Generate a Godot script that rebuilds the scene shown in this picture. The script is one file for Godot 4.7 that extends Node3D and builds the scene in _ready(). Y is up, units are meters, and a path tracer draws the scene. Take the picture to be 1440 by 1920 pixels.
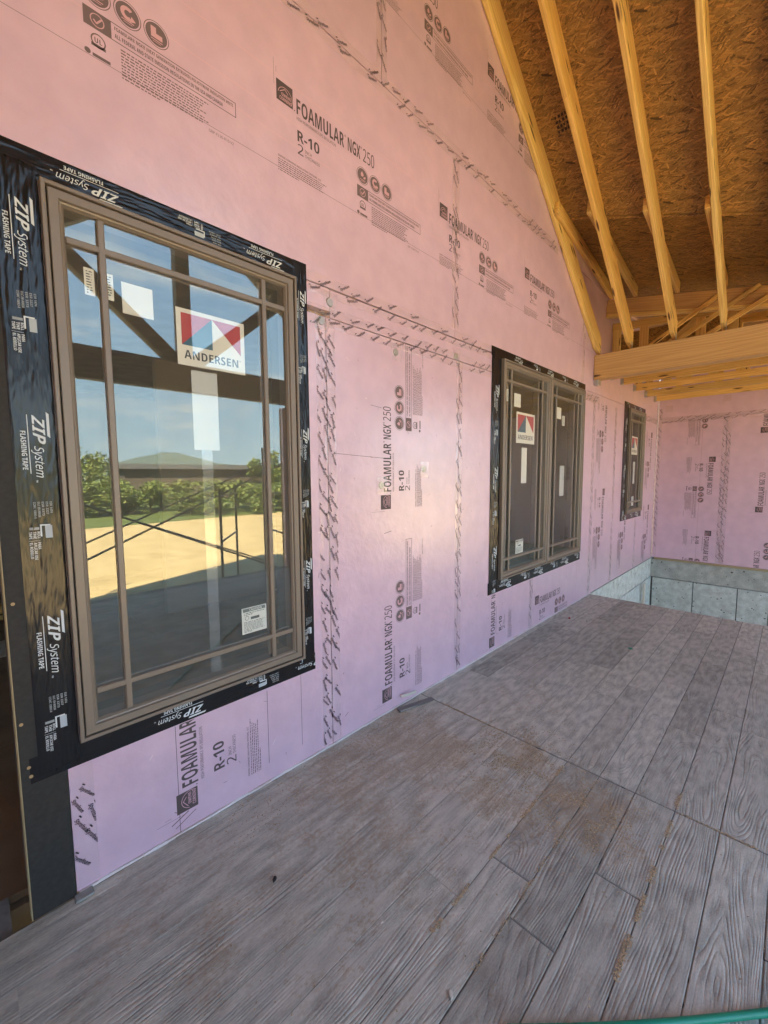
extends Node3D

# ------------------------------------------------------------------ helpers
class Geo:
	var v := PackedVector3Array()
	var n := PackedVector3Array()
	var uv := PackedVector2Array()
	var uv2 := PackedVector2Array()
	var c := PackedColorArray()
	var has_c := false
	var has_uv2 := false
	func tri(a: Vector3, b: Vector3, d: Vector3, nn: Vector3, ua := Vector2.ZERO, ub := Vector2.ZERO, ud := Vector2.ZERO, col := Color.WHITE):
		if (b - a).cross(d - a).dot(nn) > 0.0:
			var t := b; b = d; d = t
			var tu := ub; ub = ud; ud = tu
		v.append(a); v.append(b); v.append(d)
		n.append(nn); n.append(nn); n.append(nn)
		uv.append(ua); uv.append(ub); uv.append(ud)
		c.append(col); c.append(col); c.append(col)
	func tri_n(a: Vector3, b: Vector3, d: Vector3, na: Vector3, nb: Vector3, nd: Vector3, ua := Vector2.ZERO, ub := Vector2.ZERO, ud := Vector2.ZERO):
		if (b - a).cross(d - a).dot(na + nb + nd) > 0.0:
			var t := b; b = d; d = t
			var tu := ub; ub = ud; ud = tu
			var tn := nb; nb = nd; nd = tn
		v.append(a); v.append(b); v.append(d)
		n.append(na); n.append(nb); n.append(nd)
		uv.append(ua); uv.append(ub); uv.append(ud)
		c.append(Color.WHITE); c.append(Color.WHITE); c.append(Color.WHITE)
	func quad(a: Vector3, b: Vector3, d: Vector3, e: Vector3, nn: Vector3, col := Color.WHITE):
		tri(a, b, d, nn, Vector2(0, 0), Vector2(1, 0), Vector2(1, 1), col)
		tri(a, d, e, nn, Vector2(0, 0), Vector2(1, 1), Vector2(0, 1), col)
	# chamfered box between lo and hi
	func box(lo: Vector3, hi: Vector3, ch := 0.0):
		var cc := (lo + hi) * 0.5
		var h := (hi - lo) * 0.5
		ch = minf(ch, minf(h.x, minf(h.y, h.z)) * 0.45)
		for ax in 3:
			for s in [-1.0, 1.0]:
				var nn := Vector3.ZERO; nn[ax] = s
				var a1 := (ax + 1) % 3
				var a2 := (ax + 2) % 3
				var p := []
				for q in [[-1, -1], [1, -1], [1, 1], [-1, 1]]:
					var w := Vector3.ZERO
					w[ax] = s * h[ax]; w[a1] = q[0] * (h[a1] - ch); w[a2] = q[1] * (h[a2] - ch)
					p.append(cc + w)
				quad(p[0], p[1], p[2], p[3], nn)
		if ch <= 0.0: return
		for ax in 3:
			var a1 := (ax + 1) % 3
			var a2 := (ax + 2) % 3
			for s1 in [-1.0, 1.0]:
				for s2 in [-1.0, 1.0]:
					var nn := Vector3.ZERO; nn[a1] = s1; nn[a2] = s2; nn = nn.normalized()
					var p := []
					for q in [[-1, 0], [1, 0], [1, 1], [-1, 1]]:
						var w := Vector3.ZERO
						w[ax] = q[0] * (h[ax] - ch)
						w[a1] = s1 * (h[a1] - (ch if q[1] == 1 else 0.0))
						w[a2] = s2 * (h[a2] - (0.0 if q[1] == 1 else ch))
						p.append(cc + w)
					quad(p[0], p[1], p[2], p[3], nn)
		for sx in [-1.0, 1.0]:
			for sy in [-1.0, 1.0]:
				for sz in [-1.0, 1.0]:
					var a := cc + Vector3(sx * h.x, sy * (h.y - ch), sz * (h.z - ch))
					var b := cc + Vector3(sx * (h.x - ch), sy * h.y, sz * (h.z - ch))
					var d := cc + Vector3(sx * (h.x - ch), sy * (h.y - ch), sz * h.z)
					tri(a, b, d, Vector3(sx, sy, sz).normalized())
	# convex polygon (counter-clockwise, xy) extruded along z with eased edges
	func prism(poly: PackedVector2Array, z0: float, z1: float, b := 0.003):
		var m := poly.size()
		var ins := PackedVector2Array()
		for i in m:
			var p0 := poly[(i + m - 1) % m]
			var p1 := poly[i]
			var p2 := poly[(i + 1) % m]
			var e1 := (p1 - p0).normalized()
			var e2 := (p2 - p1).normalized()
			var n1 := Vector2(-e1.y, e1.x)
			var n2 := Vector2(-e2.y, e2.x)
			var bis := n1 + n2
			var k := b / maxf(0.25, 1.0 + n1.dot(n2))
			ins.append(p1 + bis * k)
		for s in 2:
			var z := z0 if s == 0 else z1
			var nz := Vector3(0, 0, -1 if s == 0 else 1)
			var zi := z0 + b if s == 0 else z1 - b
			for i in range(1, m - 1):
				tri(Vector3(ins[0].x, ins[0].y, z), Vector3(ins[i].x, ins[i].y, z), Vector3(ins[i + 1].x, ins[i + 1].y, z), nz)
			for i in m:
				var j := (i + 1) % m
				var e := (poly[j] - poly[i]).normalized()
				var on := Vector3(e.y, -e.x, 0)
				quad(Vector3(ins[i].x, ins[i].y, z), Vector3(ins[j].x, ins[j].y, z), Vector3(poly[j].x, poly[j].y, zi), Vector3(poly[i].x, poly[i].y, zi), (on + nz).normalized())
		for i in m:
			var j := (i + 1) % m
			var e := (poly[j] - poly[i]).normalized()
			quad(Vector3(poly[i].x, poly[i].y, z0 + b), Vector3(poly[j].x, poly[j].y, z0 + b), Vector3(poly[j].x, poly[j].y, z1 - b), Vector3(poly[i].x, poly[i].y, z1 - b), Vector3(e.y, -e.x, 0))
	func tube(pts: PackedVector3Array, r: float, sides := 8):
		var m := pts.size()
		var rings := []
		var nr := []
		var up := Vector3(0.13, 0.97, 0.2)
		for i in m:
			var t := (pts[mini(i + 1, m - 1)] - pts[maxi(i - 1, 0)]).normalized()
			var a := t.cross(up).normalized()
			var bb := a.cross(t).normalized()
			var ring := []
			var nn := []
			for k in sides:
				var th := TAU * k / sides
				var d := a * cos(th) + bb * sin(th)
				ring.append(pts[i] + d * r); nn.append(d)
			rings.append(ring); nr.append(nn)
		for i in m - 1:
			for k in sides:
				var k2 := (k + 1) % sides
				tri_n(rings[i][k], rings[i][k2], rings[i + 1][k2], nr[i][k], nr[i][k2], nr[i + 1][k2])
				tri_n(rings[i][k], rings[i + 1][k2], rings[i + 1][k], nr[i][k], nr[i + 1][k2], nr[i + 1][k])
		for e in [0, m - 1]:
			var t := (pts[m - 1] - pts[m - 2]).normalized() if e > 0 else (pts[0] - pts[1]).normalized()
			for k in sides:
				tri(pts[e], rings[e][k], rings[e][(k + 1) % sides], t)
	func mesh() -> ArrayMesh:
		var arr := []
		arr.resize(Mesh.ARRAY_MAX)
		arr[Mesh.ARRAY_VERTEX] = v
		arr[Mesh.ARRAY_NORMAL] = n
		arr[Mesh.ARRAY_TEX_UV] = uv
		if has_uv2: arr[Mesh.ARRAY_TEX_UV2] = uv2
		if has_c: arr[Mesh.ARRAY_COLOR] = c
		var am := ArrayMesh.new()
		am.add_surface_from_arrays(Mesh.PRIMITIVE_TRIANGLES, arr)
		return am

# flat print: coloured triangles in a plane (u right, v up), in layers
class Ink:
	var t := PackedVector2Array()
	var col := PackedColorArray()
	var lay := PackedInt32Array()
	static var fonts := {}
	static var cache := {}
	func add(a: Vector2, b: Vector2, d: Vector2, c: Color, l: int):
		t.append(a); t.append(b); t.append(d); col.append(c); lay.append(l)
	func rect(u0, v0, u1, v1, c: Color, l := 0, shear := 0.0):
		add(Vector2(u0, v0), Vector2(u1, v0), Vector2(u1 + shear, v1), c, l)
		add(Vector2(u0, v0), Vector2(u1 + shear, v1), Vector2(u0 + shear, v1), c, l)
	func poly(p: Array, c: Color, l := 0):
		var idx := Geometry2D.triangulate_polygon(PackedVector2Array(p))
		for i in range(0, idx.size(), 3): add(p[idx[i]], p[idx[i + 1]], p[idx[i + 2]], c, l)
	func disc(x, y, r, c: Color, l := 0, k := 28):
		for i in k:
			add(Vector2(x, y), Vector2(x + r * cos(TAU * i / k), y + r * sin(TAU * i / k)), Vector2(x + r * cos(TAU * (i + 1) / k), y + r * sin(TAU * (i + 1) / k)), c, l)
	func ring(x, y, r0, r1, c: Color, l := 0, k := 28, a0 := 0.0, a1 := TAU):
		for i in k:
			var p := a0 + (a1 - a0) * i / k
			var q := a0 + (a1 - a0) * (i + 1) / k
			var d0 := Vector2(cos(p), sin(p))
			var d1 := Vector2(cos(q), sin(q))
			var o := Vector2(x, y)
			add(o + d0 * r0, o + d0 * r1, o + d1 * r1, c, l)
			add(o + d0 * r0, o + d1 * r1, o + d1 * r0, c, l)
	func line(a: Vector2, b: Vector2, w: float, c: Color, l := 0):
		var d := (b - a).normalized()
		var q := Vector2(-d.y, d.x) * w * 0.5
		add(a - q, b - q, b + q, c, l); add(a - q, b + q, a + q, c, l)
	# the words fill the given box; shear slants them
	func text(s: String, u0: float, v0: float, w: float, h: float, c: Color, l := 0, bold := true, shear := 0.0, step := 2.5):
		var key := s + str(bold) + str(step)
		if not cache.has(key):
			if not fonts.has(bold):
				var f := SystemFont.new()
				f.font_names = PackedStringArray(["Droid Sans"])
				f.font_weight = 700 if bold else 400
				fonts[bold] = f
			var tm := TextMesh.new()
			tm.font = fonts[bold]; tm.text = s; tm.depth = 0.0; tm.font_size = 64; tm.curve_step = step
			var a := tm.get_mesh_arrays()
			var vv: PackedVector3Array = a[0]
			var ii: PackedInt32Array = a[12]
			var flat := PackedVector2Array()
			var lo := Vector2(1e9, 1e9)
			var hi := -lo
			for q in ii:
				var p := Vector2(vv[q].x, vv[q].y)
				flat.append(p); lo = lo.min(p); hi = hi.max(p)
			for q in flat.size(): flat[q] = (flat[q] - lo) / (hi - lo)
			cache[key] = flat
		var f2: PackedVector2Array = cache[key]
		for i in range(0, f2.size(), 3):
			var p := []
			for k in 3:
				var q := f2[i + k]
				p.append(Vector2(u0 + q.x * w + q.y * h * shear, v0 + q.y * h))
			add(p[0], p[1], p[2], c, l)
	# a paragraph too small to read: words as dashes
	func para(u0: float, v0: float, w: float, h: float, rows: int, c: Color, rng: RandomNumberGenerator, l := 0):
		var dv := h / rows
		for r in rows:
			var x := u0
			var stop := u0 + w * (rng.randf_range(0.86, 1.0) if r < rows - 1 else 0.4)
			var y := v0 + h - dv * (r + 0.75)
			while x < stop:
				var ww := rng.randf_range(0.004, 0.016)
				rect(x, y, minf(x + ww, stop), y + dv * 0.42, c, l)
				x += ww + 0.0035
	func merge(o: Ink, at: Vector2, ang: float, sc := 1.0):
		var ca := cos(ang) * sc
		var sa := sin(ang) * sc
		for i in o.lay.size():
			var p := []
			for k in 3:
				var q: Vector2 = o.t[i * 3 + k]
				p.append(at + Vector2(q.x * ca - q.y * sa, q.x * sa + q.y * ca))
			add(p[0], p[1], p[2], o.col[i], o.lay[i])
	static func cut(poly: Array, ax: int, lim: float, keep_less: bool) -> Array:
		var out := []
		for i in poly.size():
			var a: Vector2 = poly[i]
			var b: Vector2 = poly[(i + 1) % poly.size()]
			var da := (lim - a[ax]) * (1.0 if keep_less else -1.0)
			var db := (lim - b[ax]) * (1.0 if keep_less else -1.0)
			if da >= 0: out.append(a)
			if (da >= 0) != (db >= 0): out.append(a.lerp(b, da / (da - db)))
		return out
	# onto a surface; clip is [u0, u1, v0, v1]
	func stamp(o: Vector3, uu: Vector3, vv: Vector3, nn: Vector3, lift := 0.0006, clip := []) -> ArrayMesh:
		var g := Geo.new()
		g.has_c = true
		for i in lay.size():
			var p := [t[i * 3], t[i * 3 + 1], t[i * 3 + 2]]
			if clip.size() == 4:
				p = Ink.cut(p, 0, clip[1], true)
				if p.size() > 2: p = Ink.cut(p, 0, clip[0], false)
				if p.size() > 2: p = Ink.cut(p, 1, clip[3], true)
				if p.size() > 2: p = Ink.cut(p, 1, clip[2], false)
				if p.size() < 3: continue
			var off := o + nn * (lift + 0.0004 * lay[i])
			for k in range(1, p.size() - 1):
				var a: Vector3 = off + uu * p[0].x + vv * p[0].y
				var b: Vector3 = off + uu * p[k].x + vv * p[k].y
				var d: Vector3 = off + uu * p[k + 1].x + vv * p[k + 1].y
				g.tri(a, b, d, nn, Vector2.ZERO, Vector2.ZERO, Vector2.ZERO, col[i])
		return g.mesh() if g.v.size() > 0 else null

var M := {}
var taken := {}
var rng := RandomNumberGenerator.new()

func L(r: float, g: float, b: float, a := 1.0) -> Color:
	var c := Color(r, g, b).linear_to_srgb()
	c.a = a
	return c

func numbered(called: String) -> String:
	var k: int = taken.get(called, 0)
	taken[called] = k + 1
	return called if k == 0 else "%s_%03d" % [called, k]

func obj(called: String, m: Mesh, mat: Material, parent: Node = null, xf := Transform3D()) -> MeshInstance3D:
	var o := MeshInstance3D.new()
	o.mesh = m
	o.material_override = mat
	o.transform = xf
	o.cast_shadow = GeometryInstance3D.SHADOW_CASTING_SETTING_ON
	if parent:
		o.name = called
		parent.add_child(o, true)
	else:
		o.name = numbered(called)
		add_child(o, true)
	return o

func thing(called: String, label: String, category: String, at := Vector3.ZERO, group := "") -> Node3D:
	var o := Node3D.new()
	o.name = numbered(called)
	add_child(o, true)
	o.position = at
	tag(o, label, category, group, "thing")
	return o

func tag(o: Node, label: String, category: String, group := "", kind := ""):
	o.set_meta("label", label)
	if category != "": o.set_meta("category", category)
	if group != "": o.set_meta("group", group)
	if kind != "": o.set_meta("kind", kind)

func structure(o: Node, label := "", category := ""):
	o.set_meta("kind", "structure")
	if label != "": o.set_meta("label", label)
	if category != "": o.set_meta("category", category)

# a straight stick: own x runs from a to b
func stick_frame(a: Vector3, b: Vector3, up := Vector3.UP) -> Transform3D:
	var x := (b - a).normalized()
	if absf(x.dot(up)) > 0.98: up = Vector3.RIGHT
	var z := x.cross(up).normalized()
	var y := z.cross(x).normalized()
	return Transform3D(Basis(x, y, z), (a + b) * 0.5)

func stick(called: String, parent: Node, a: Vector3, b: Vector3, wide: float, deep: float, mat: Material, up := Vector3.UP, ch := 0.004) -> MeshInstance3D:
	var g := Geo.new()
	var h := a.distance_to(b) * 0.5
	g.box(Vector3(-h, -deep * 0.5, -wide * 0.5), Vector3(h, deep * 0.5, wide * 0.5), ch)
	var xf := stick_frame(a, b, up)
	if parent and parent is Node3D: xf.origin -= (parent as Node3D).position
	return obj(called, g.mesh(), mat, parent, xf)

func boxed(called: String, parent: Node, lo: Vector3, hi: Vector3, mat: Material, ch := 0.003) -> MeshInstance3D:
	var g := Geo.new()
	var cc := (lo + hi) * 0.5
	g.box(lo - cc, hi - cc, ch)
	var at := cc
	if parent and parent is Node3D: at -= (parent as Node3D).position
	return obj(called, g.mesh(), mat, parent, Transform3D(Basis(), at))

func minus(r: Rect2, holes: Array) -> Array:
	var parts := [r]
	for h: Rect2 in holes:
		var nxt := []
		for q: Rect2 in parts:
			if not q.intersects(h):
				nxt.append(q); continue
			var i := q.intersection(h)
			if i.position.x > q.position.x: nxt.append(Rect2(q.position, Vector2(i.position.x - q.position.x, q.size.y)))
			if i.end.x < q.end.x: nxt.append(Rect2(i.end.x, q.position.y, q.end.x - i.end.x, q.size.y))
			if i.position.y > q.position.y: nxt.append(Rect2(i.position.x, q.position.y, i.size.x, i.position.y - q.position.y))
			if i.end.y < q.end.y: nxt.append(Rect2(i.position.x, i.end.y, i.size.x, q.end.y - i.end.y))
		parts = nxt
	return parts

# ------------------------------------------------------------------ textures and materials
func noise(f: float, oct := 4, sd := 1, type := FastNoiseLite.TYPE_SIMPLEX_SMOOTH) -> FastNoiseLite:
	var q := FastNoiseLite.new()
	q.seed = sd; q.frequency = f; q.noise_type = type
	q.fractal_type = FastNoiseLite.FRACTAL_FBM; q.fractal_octaves = oct
	return q

func noise_tex(size: int, f: float, oct: int, sd: int, dark: Color, light: Color, normal := false, strength := 4.0) -> ImageTexture:
	var im := noise(f, oct, sd).get_seamless_image(size, size)
	if normal:
		im.convert(Image.FORMAT_RGBA8)
		im.bump_map_to_normal_map(strength)
		return ImageTexture.create_from_image(im)
	im.convert(Image.FORMAT_L8)
	var d := im.get_data()
	var out := PackedByteArray()
	out.resize(d.size() * 3)
	for i in d.size():
		var c := dark.lerp(light, d[i] / 255.0)
		out[i * 3] = c.r8; out[i * 3 + 1] = c.g8; out[i * 3 + 2] = c.b8
	return ImageTexture.create_from_image(Image.create_from_data(size, size, false, Image.FORMAT_RGB8, out))

func mat(col: Color, rough: float, metal := 0.0) -> StandardMaterial3D:
	var m := StandardMaterial3D.new()
	m.albedo_color = col; m.roughness = rough; m.metallic = metal
	return m

func tri_mat(tex: Texture2D, rough: float, scale: Vector3, world := false, nrm: Texture2D = null, ns := 1.0, off := Vector3.ZERO) -> StandardMaterial3D:
	var m := mat(Color.WHITE, rough)
	m.albedo_texture = tex
	m.uv1_triplanar = true
	m.uv1_world_triplanar = world
	m.uv1_scale = scale
	m.uv1_offset = off
	if nrm:
		m.normal_enabled = true; m.normal_texture = nrm; m.normal_scale = ns
	return m

func wood_image(w: int, h: int, sd: int, dark: Color, light: Color, knots: int) -> ImageTexture:
	var n1 := noise(0.006, 2, sd)
	var n2 := noise(0.05, 3, sd + 7)
	var r := RandomNumberGenerator.new()
	r.seed = sd
	var kn := []
	for i in knots: kn.append(Vector3(r.randf() * w, r.randf() * h, r.randf_range(5, 10)))
	var out := PackedByteArray()
	out.resize(w * h * 3)
	var kcol := Color(0.22, 0.11, 0.05)
	for y in h:
		for x in w:
			var yy := float(y)
			var kk := 0.0
			for k: Vector3 in kn:
				var dx := (x - k.x) / 3.0
				var dy := y - k.y
				var d2 := (dx * dx + dy * dy) / (k.z * k.z)
				if d2 < 9.0:
					yy += dy / (0.4 + d2) * 0.35
					kk = maxf(kk, 1.0 - d2 * 1.3)
			var g := 0.5 + 0.5 * sin((yy * 0.16 + n1.get_noise_2d(x * 0.22, yy * 1.6) * 7.0) * 2.0)
			var f := n2.get_noise_2d(x * 0.12, y * 5.0)
			var t := clampf(0.62 + (g - 0.5) * 0.4 + f * 0.55, 0.0, 1.0)
			var c := dark.lerp(light, t)
			if kk > 0.0: c = c.lerp(kcol, clampf(kk, 0, 0.85))
			var i := (y * w + x) * 3
			out[i] = c.r8; out[i + 1] = c.g8; out[i + 2] = c.b8
	return ImageTexture.create_from_image(Image.create_from_data(w, h, false, Image.FORMAT_RGB8, out))

func osb_image(size: int, sd: int) -> Array:
	var r := RandomNumberGenerator.new()
	r.seed = sd
	var out := PackedByteArray()
	out.resize(size * size * 3)
	var hgt := PackedByteArray()
	hgt.resize(size * size)
	var base := L(0.33, 0.17, 0.045)
	for i in size * size:
		out[i * 3] = base.r8; out[i * 3 + 1] = base.g8; out[i * 3 + 2] = base.b8
		hgt[i] = 90
	for s in 2600:
		var cx := r.randf() * size
		var cy := r.randf() * size
		var ang := r.randfn(0.0, 0.55)
		var hl := r.randf_range(20, 62)
		var hw := r.randf_range(3.0, 10.0)
		var k := clampf(r.randfn(0.92, 0.27), 0.36, 1.6)
		if r.randf() < 0.05: k *= 0.5
		var warm := r.randf_range(-0.05, 0.05)
		var lin := Vector3(0.40 * k, 0.212 * k * (1.0 + warm), 0.050 * k * (1.0 + warm * 2.0))
		var hb := int(clampf(60 + r.randf() * 160, 0, 255))
		var ca := cos(ang)
		var sa := sin(ang)
		var ex := int(absf(hl * ca) + absf(hw * sa)) + 1
		var ey := int(absf(hl * sa) + absf(hw * ca)) + 1
		var ph := r.randf() * 6.0
		for dy in range(-ey, ey + 1):
			for dx in range(-ex, ex + 1):
				var a := dx * ca + dy * sa
				var b := -dx * sa + dy * ca
				var ew := hw * (1.0 - 0.35 * absf(a) / hl) + sin(a * 0.35 + ph) * 0.8
				if absf(a) > hl + sin(b * 1.7 + ph) * 3.0 or absf(b) > ew: continue
				var px := posmod(int(cx) + dx, size)
				var py := posmod(int(cy) + dy, size)
				var i := py * size + px
				var gr := 1.0 + 0.10 * sin(b * 1.9 + ph + a * 0.03)
				if absf(b) > ew - 1.0: gr *= 0.72
				var c := L(lin.x * gr, lin.y * gr, lin.z * gr)
				out[i * 3] = c.r8; out[i * 3 + 1] = c.g8; out[i * 3 + 2] = c.b8
				hgt[i] = hb
	var t1 := ImageTexture.create_from_image(Image.create_from_data(size, size, false, Image.FORMAT_RGB8, out))
	var hi := Image.create_from_data(size, size, false, Image.FORMAT_L8, hgt)
	hi.convert(Image.FORMAT_RGBA8)
	hi.bump_map_to_normal_map(2.0)
	return [t1, ImageTexture.create_from_image(hi)]

# stamped concrete with the relief of a wooden board: returns colour and height
func plank_images(sd: int, cathedral: float) -> Array:
	var w := 192
	var h := 1536
	var n1 := noise(0.004, 2, sd)
	var n2 := noise(0.02, 3, sd + 11)
	var n3 := noise(0.11, 2, sd + 23)
	var out := PackedByteArray()
	out.resize(w * h * 3)
	var hg := PackedByteArray()
	hg.resize(w * h)
	for y in h:
		for x in w:
			var wx := n1.get_noise_2d(x * 1.1, y * 0.26) * (cathedral * 10.0)
			var wig := n2.get_noise_2d(x * 0.6, y * 0.14) * 0.8
			var ph := x * 0.10 * (1.0 - 0.62 * cathedral) + wx + wig
			var g := pow(absf(sin(ph * PI)), 0.55)
			var patchy := clampf(0.72 + 1.2 * n2.get_noise_2d(x * 0.5 + 400.0, y * 0.12), 0.12, 1.0)
			var f := n3.get_noise_2d(x * 2.6, y * 0.05)
			var f2 := n3.get_noise_2d(x * 1.3 + 300.0, y * 1.0)
			var spot := n2.get_noise_2d(x * 0.9 + 900.0, y * 0.5)
			var t := clampf(1.0 - (1.0 - g) * 0.95 * patchy + 0.22 * f, 0.0, 1.0)
			var k := clampf(0.70 + 0.25 * t + 0.36 * spot + 0.16 * f2 + 0.10 * f, 0.33, 1.3)
			var c := L(0.49 * k, 0.478 * k, 0.41 * k)
			var i := y * w + x
			out[i * 3] = c.r8; out[i * 3 + 1] = c.g8; out[i * 3 + 2] = c.b8
			hg[i] = int(t * 255.0)
	return [ImageTexture.create_from_image(Image.create_from_data(w, h, false, Image.FORMAT_RGB8, out)), ImageTexture.create_from_image(Image.create_from_data(w, h, false, Image.FORMAT_L8, hg))]

const FX := 2.6   # floor dust map covers x 0..2.6, z -6..1
# loose tan dust on the slab, thickest in patches beside the control joint
func dust_image() -> ImageTexture:
	var w := 768
	var h := 1536
	var n1 := noise(0.02, 5, 91)
	var n2 := noise(0.16, 2, 92)
	var gr := RandomNumberGenerator.new()
	gr.seed = 515
	var blobs := [[0.35, -1.75, 0.50, 0.30, 0.8], [0.25, -1.35, 0.30, 0.5, 0.7], [0.80, -2.05, 0.16, 0.22, 0.8], [0.55, -1.1, 0.5, 0.5, 0.45], [1.18, -1.9, 0.26, 0.22, 0.8], [0.85, -1.7, 0.3, 0.35, 0.55], [0.55, -2.5, 0.3, 0.4, 0.35], [0.4, -0.5, 0.5, 0.4, 0.35]]
	var out := PackedByteArray()
	out.resize(w * h * 4)
	for y in h:
		var z := -6.0 + 7.0 * y / h
		for x in w:
			var xx := FX * x / w
			var s := 0.0
			for b in blobs:
				var dx: float = (xx - b[0]) / b[2]
				var dz: float = (z - b[1]) / b[3]
				var d := dx * dx + dz * dz
				if d < 4.0: s = maxf(s, b[4] * exp(-d * 1.2))
			var q := n1.get_noise_2d(x * 0.8, y * 1.07) * 0.9 + n2.get_noise_2d(x, y) * 0.8
			var a := clampf((s + q * 0.5 - 0.24) * 1.7, 0.0, 0.80) * gr.randf_range(0.25, 1.0)
			var i := (y * w + x) * 4
			var gy := clampf(n1.get_noise_2d(x * 0.35 + 700.0, y * 0.5) * 2.6 - 0.12, 0.0, 1.0)
			var film := gy * 0.5 * gr.randf_range(0.55, 1.0)
			var c := L(0.34, 0.235, 0.14) if a > film * 0.6 else L(0.50, 0.475, 0.43)
			a = maxf(a, film)
			out[i] = c.r8; out[i + 1] = c.g8; out[i + 2] = c.b8; out[i + 3] = int(a * 255)
	return ImageTexture.create_from_image(Image.create_from_data(w, h, false, Image.FORMAT_RGBA8, out))

func concrete_image(size: int, sd: int, base: Color) -> ImageTexture:
	var im := noise(0.012, 5, sd).get_seamless_image(size, size)
	var im2 := noise(0.09, 3, sd + 3).get_seamless_image(size, size)
	var out := PackedByteArray()
	out.resize(size * size * 3)
	var d := im.get_data()
	var e := im2.get_data()
	for i in d.size():
		var k := 0.84 + 0.20 * d[i] / 255.0 + 0.14 * (e[i] / 255.0 - 0.5)
		out[i * 3] = int(clampf(base.r * k, 0, 1) * 255); out[i * 3 + 1] = int(clampf(base.g * k, 0, 1) * 255); out[i * 3 + 2] = int(clampf(base.b * k, 0, 1) * 255)
	var img := Image.create_from_data(size, size, false, Image.FORMAT_RGB8, out)
	var r := RandomNumberGenerator.new()
	r.seed = sd
	for s in 46:                                    # air holes left by the form
		var cx := r.randi() % size
		var cy := r.randi() % size
		var rad := r.randi_range(2, 7)
		for yy in range(-rad, rad + 1):
			for xx in range(-rad, rad + 1):
				if xx * xx + yy * yy * 2 <= rad * rad:
					img.set_pixel(posmod(cx + xx, size), posmod(cy + yy, size), Color(base.r * 0.38, base.g * 0.38, base.b * 0.38))
	return ImageTexture.create_from_image(img)

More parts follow.
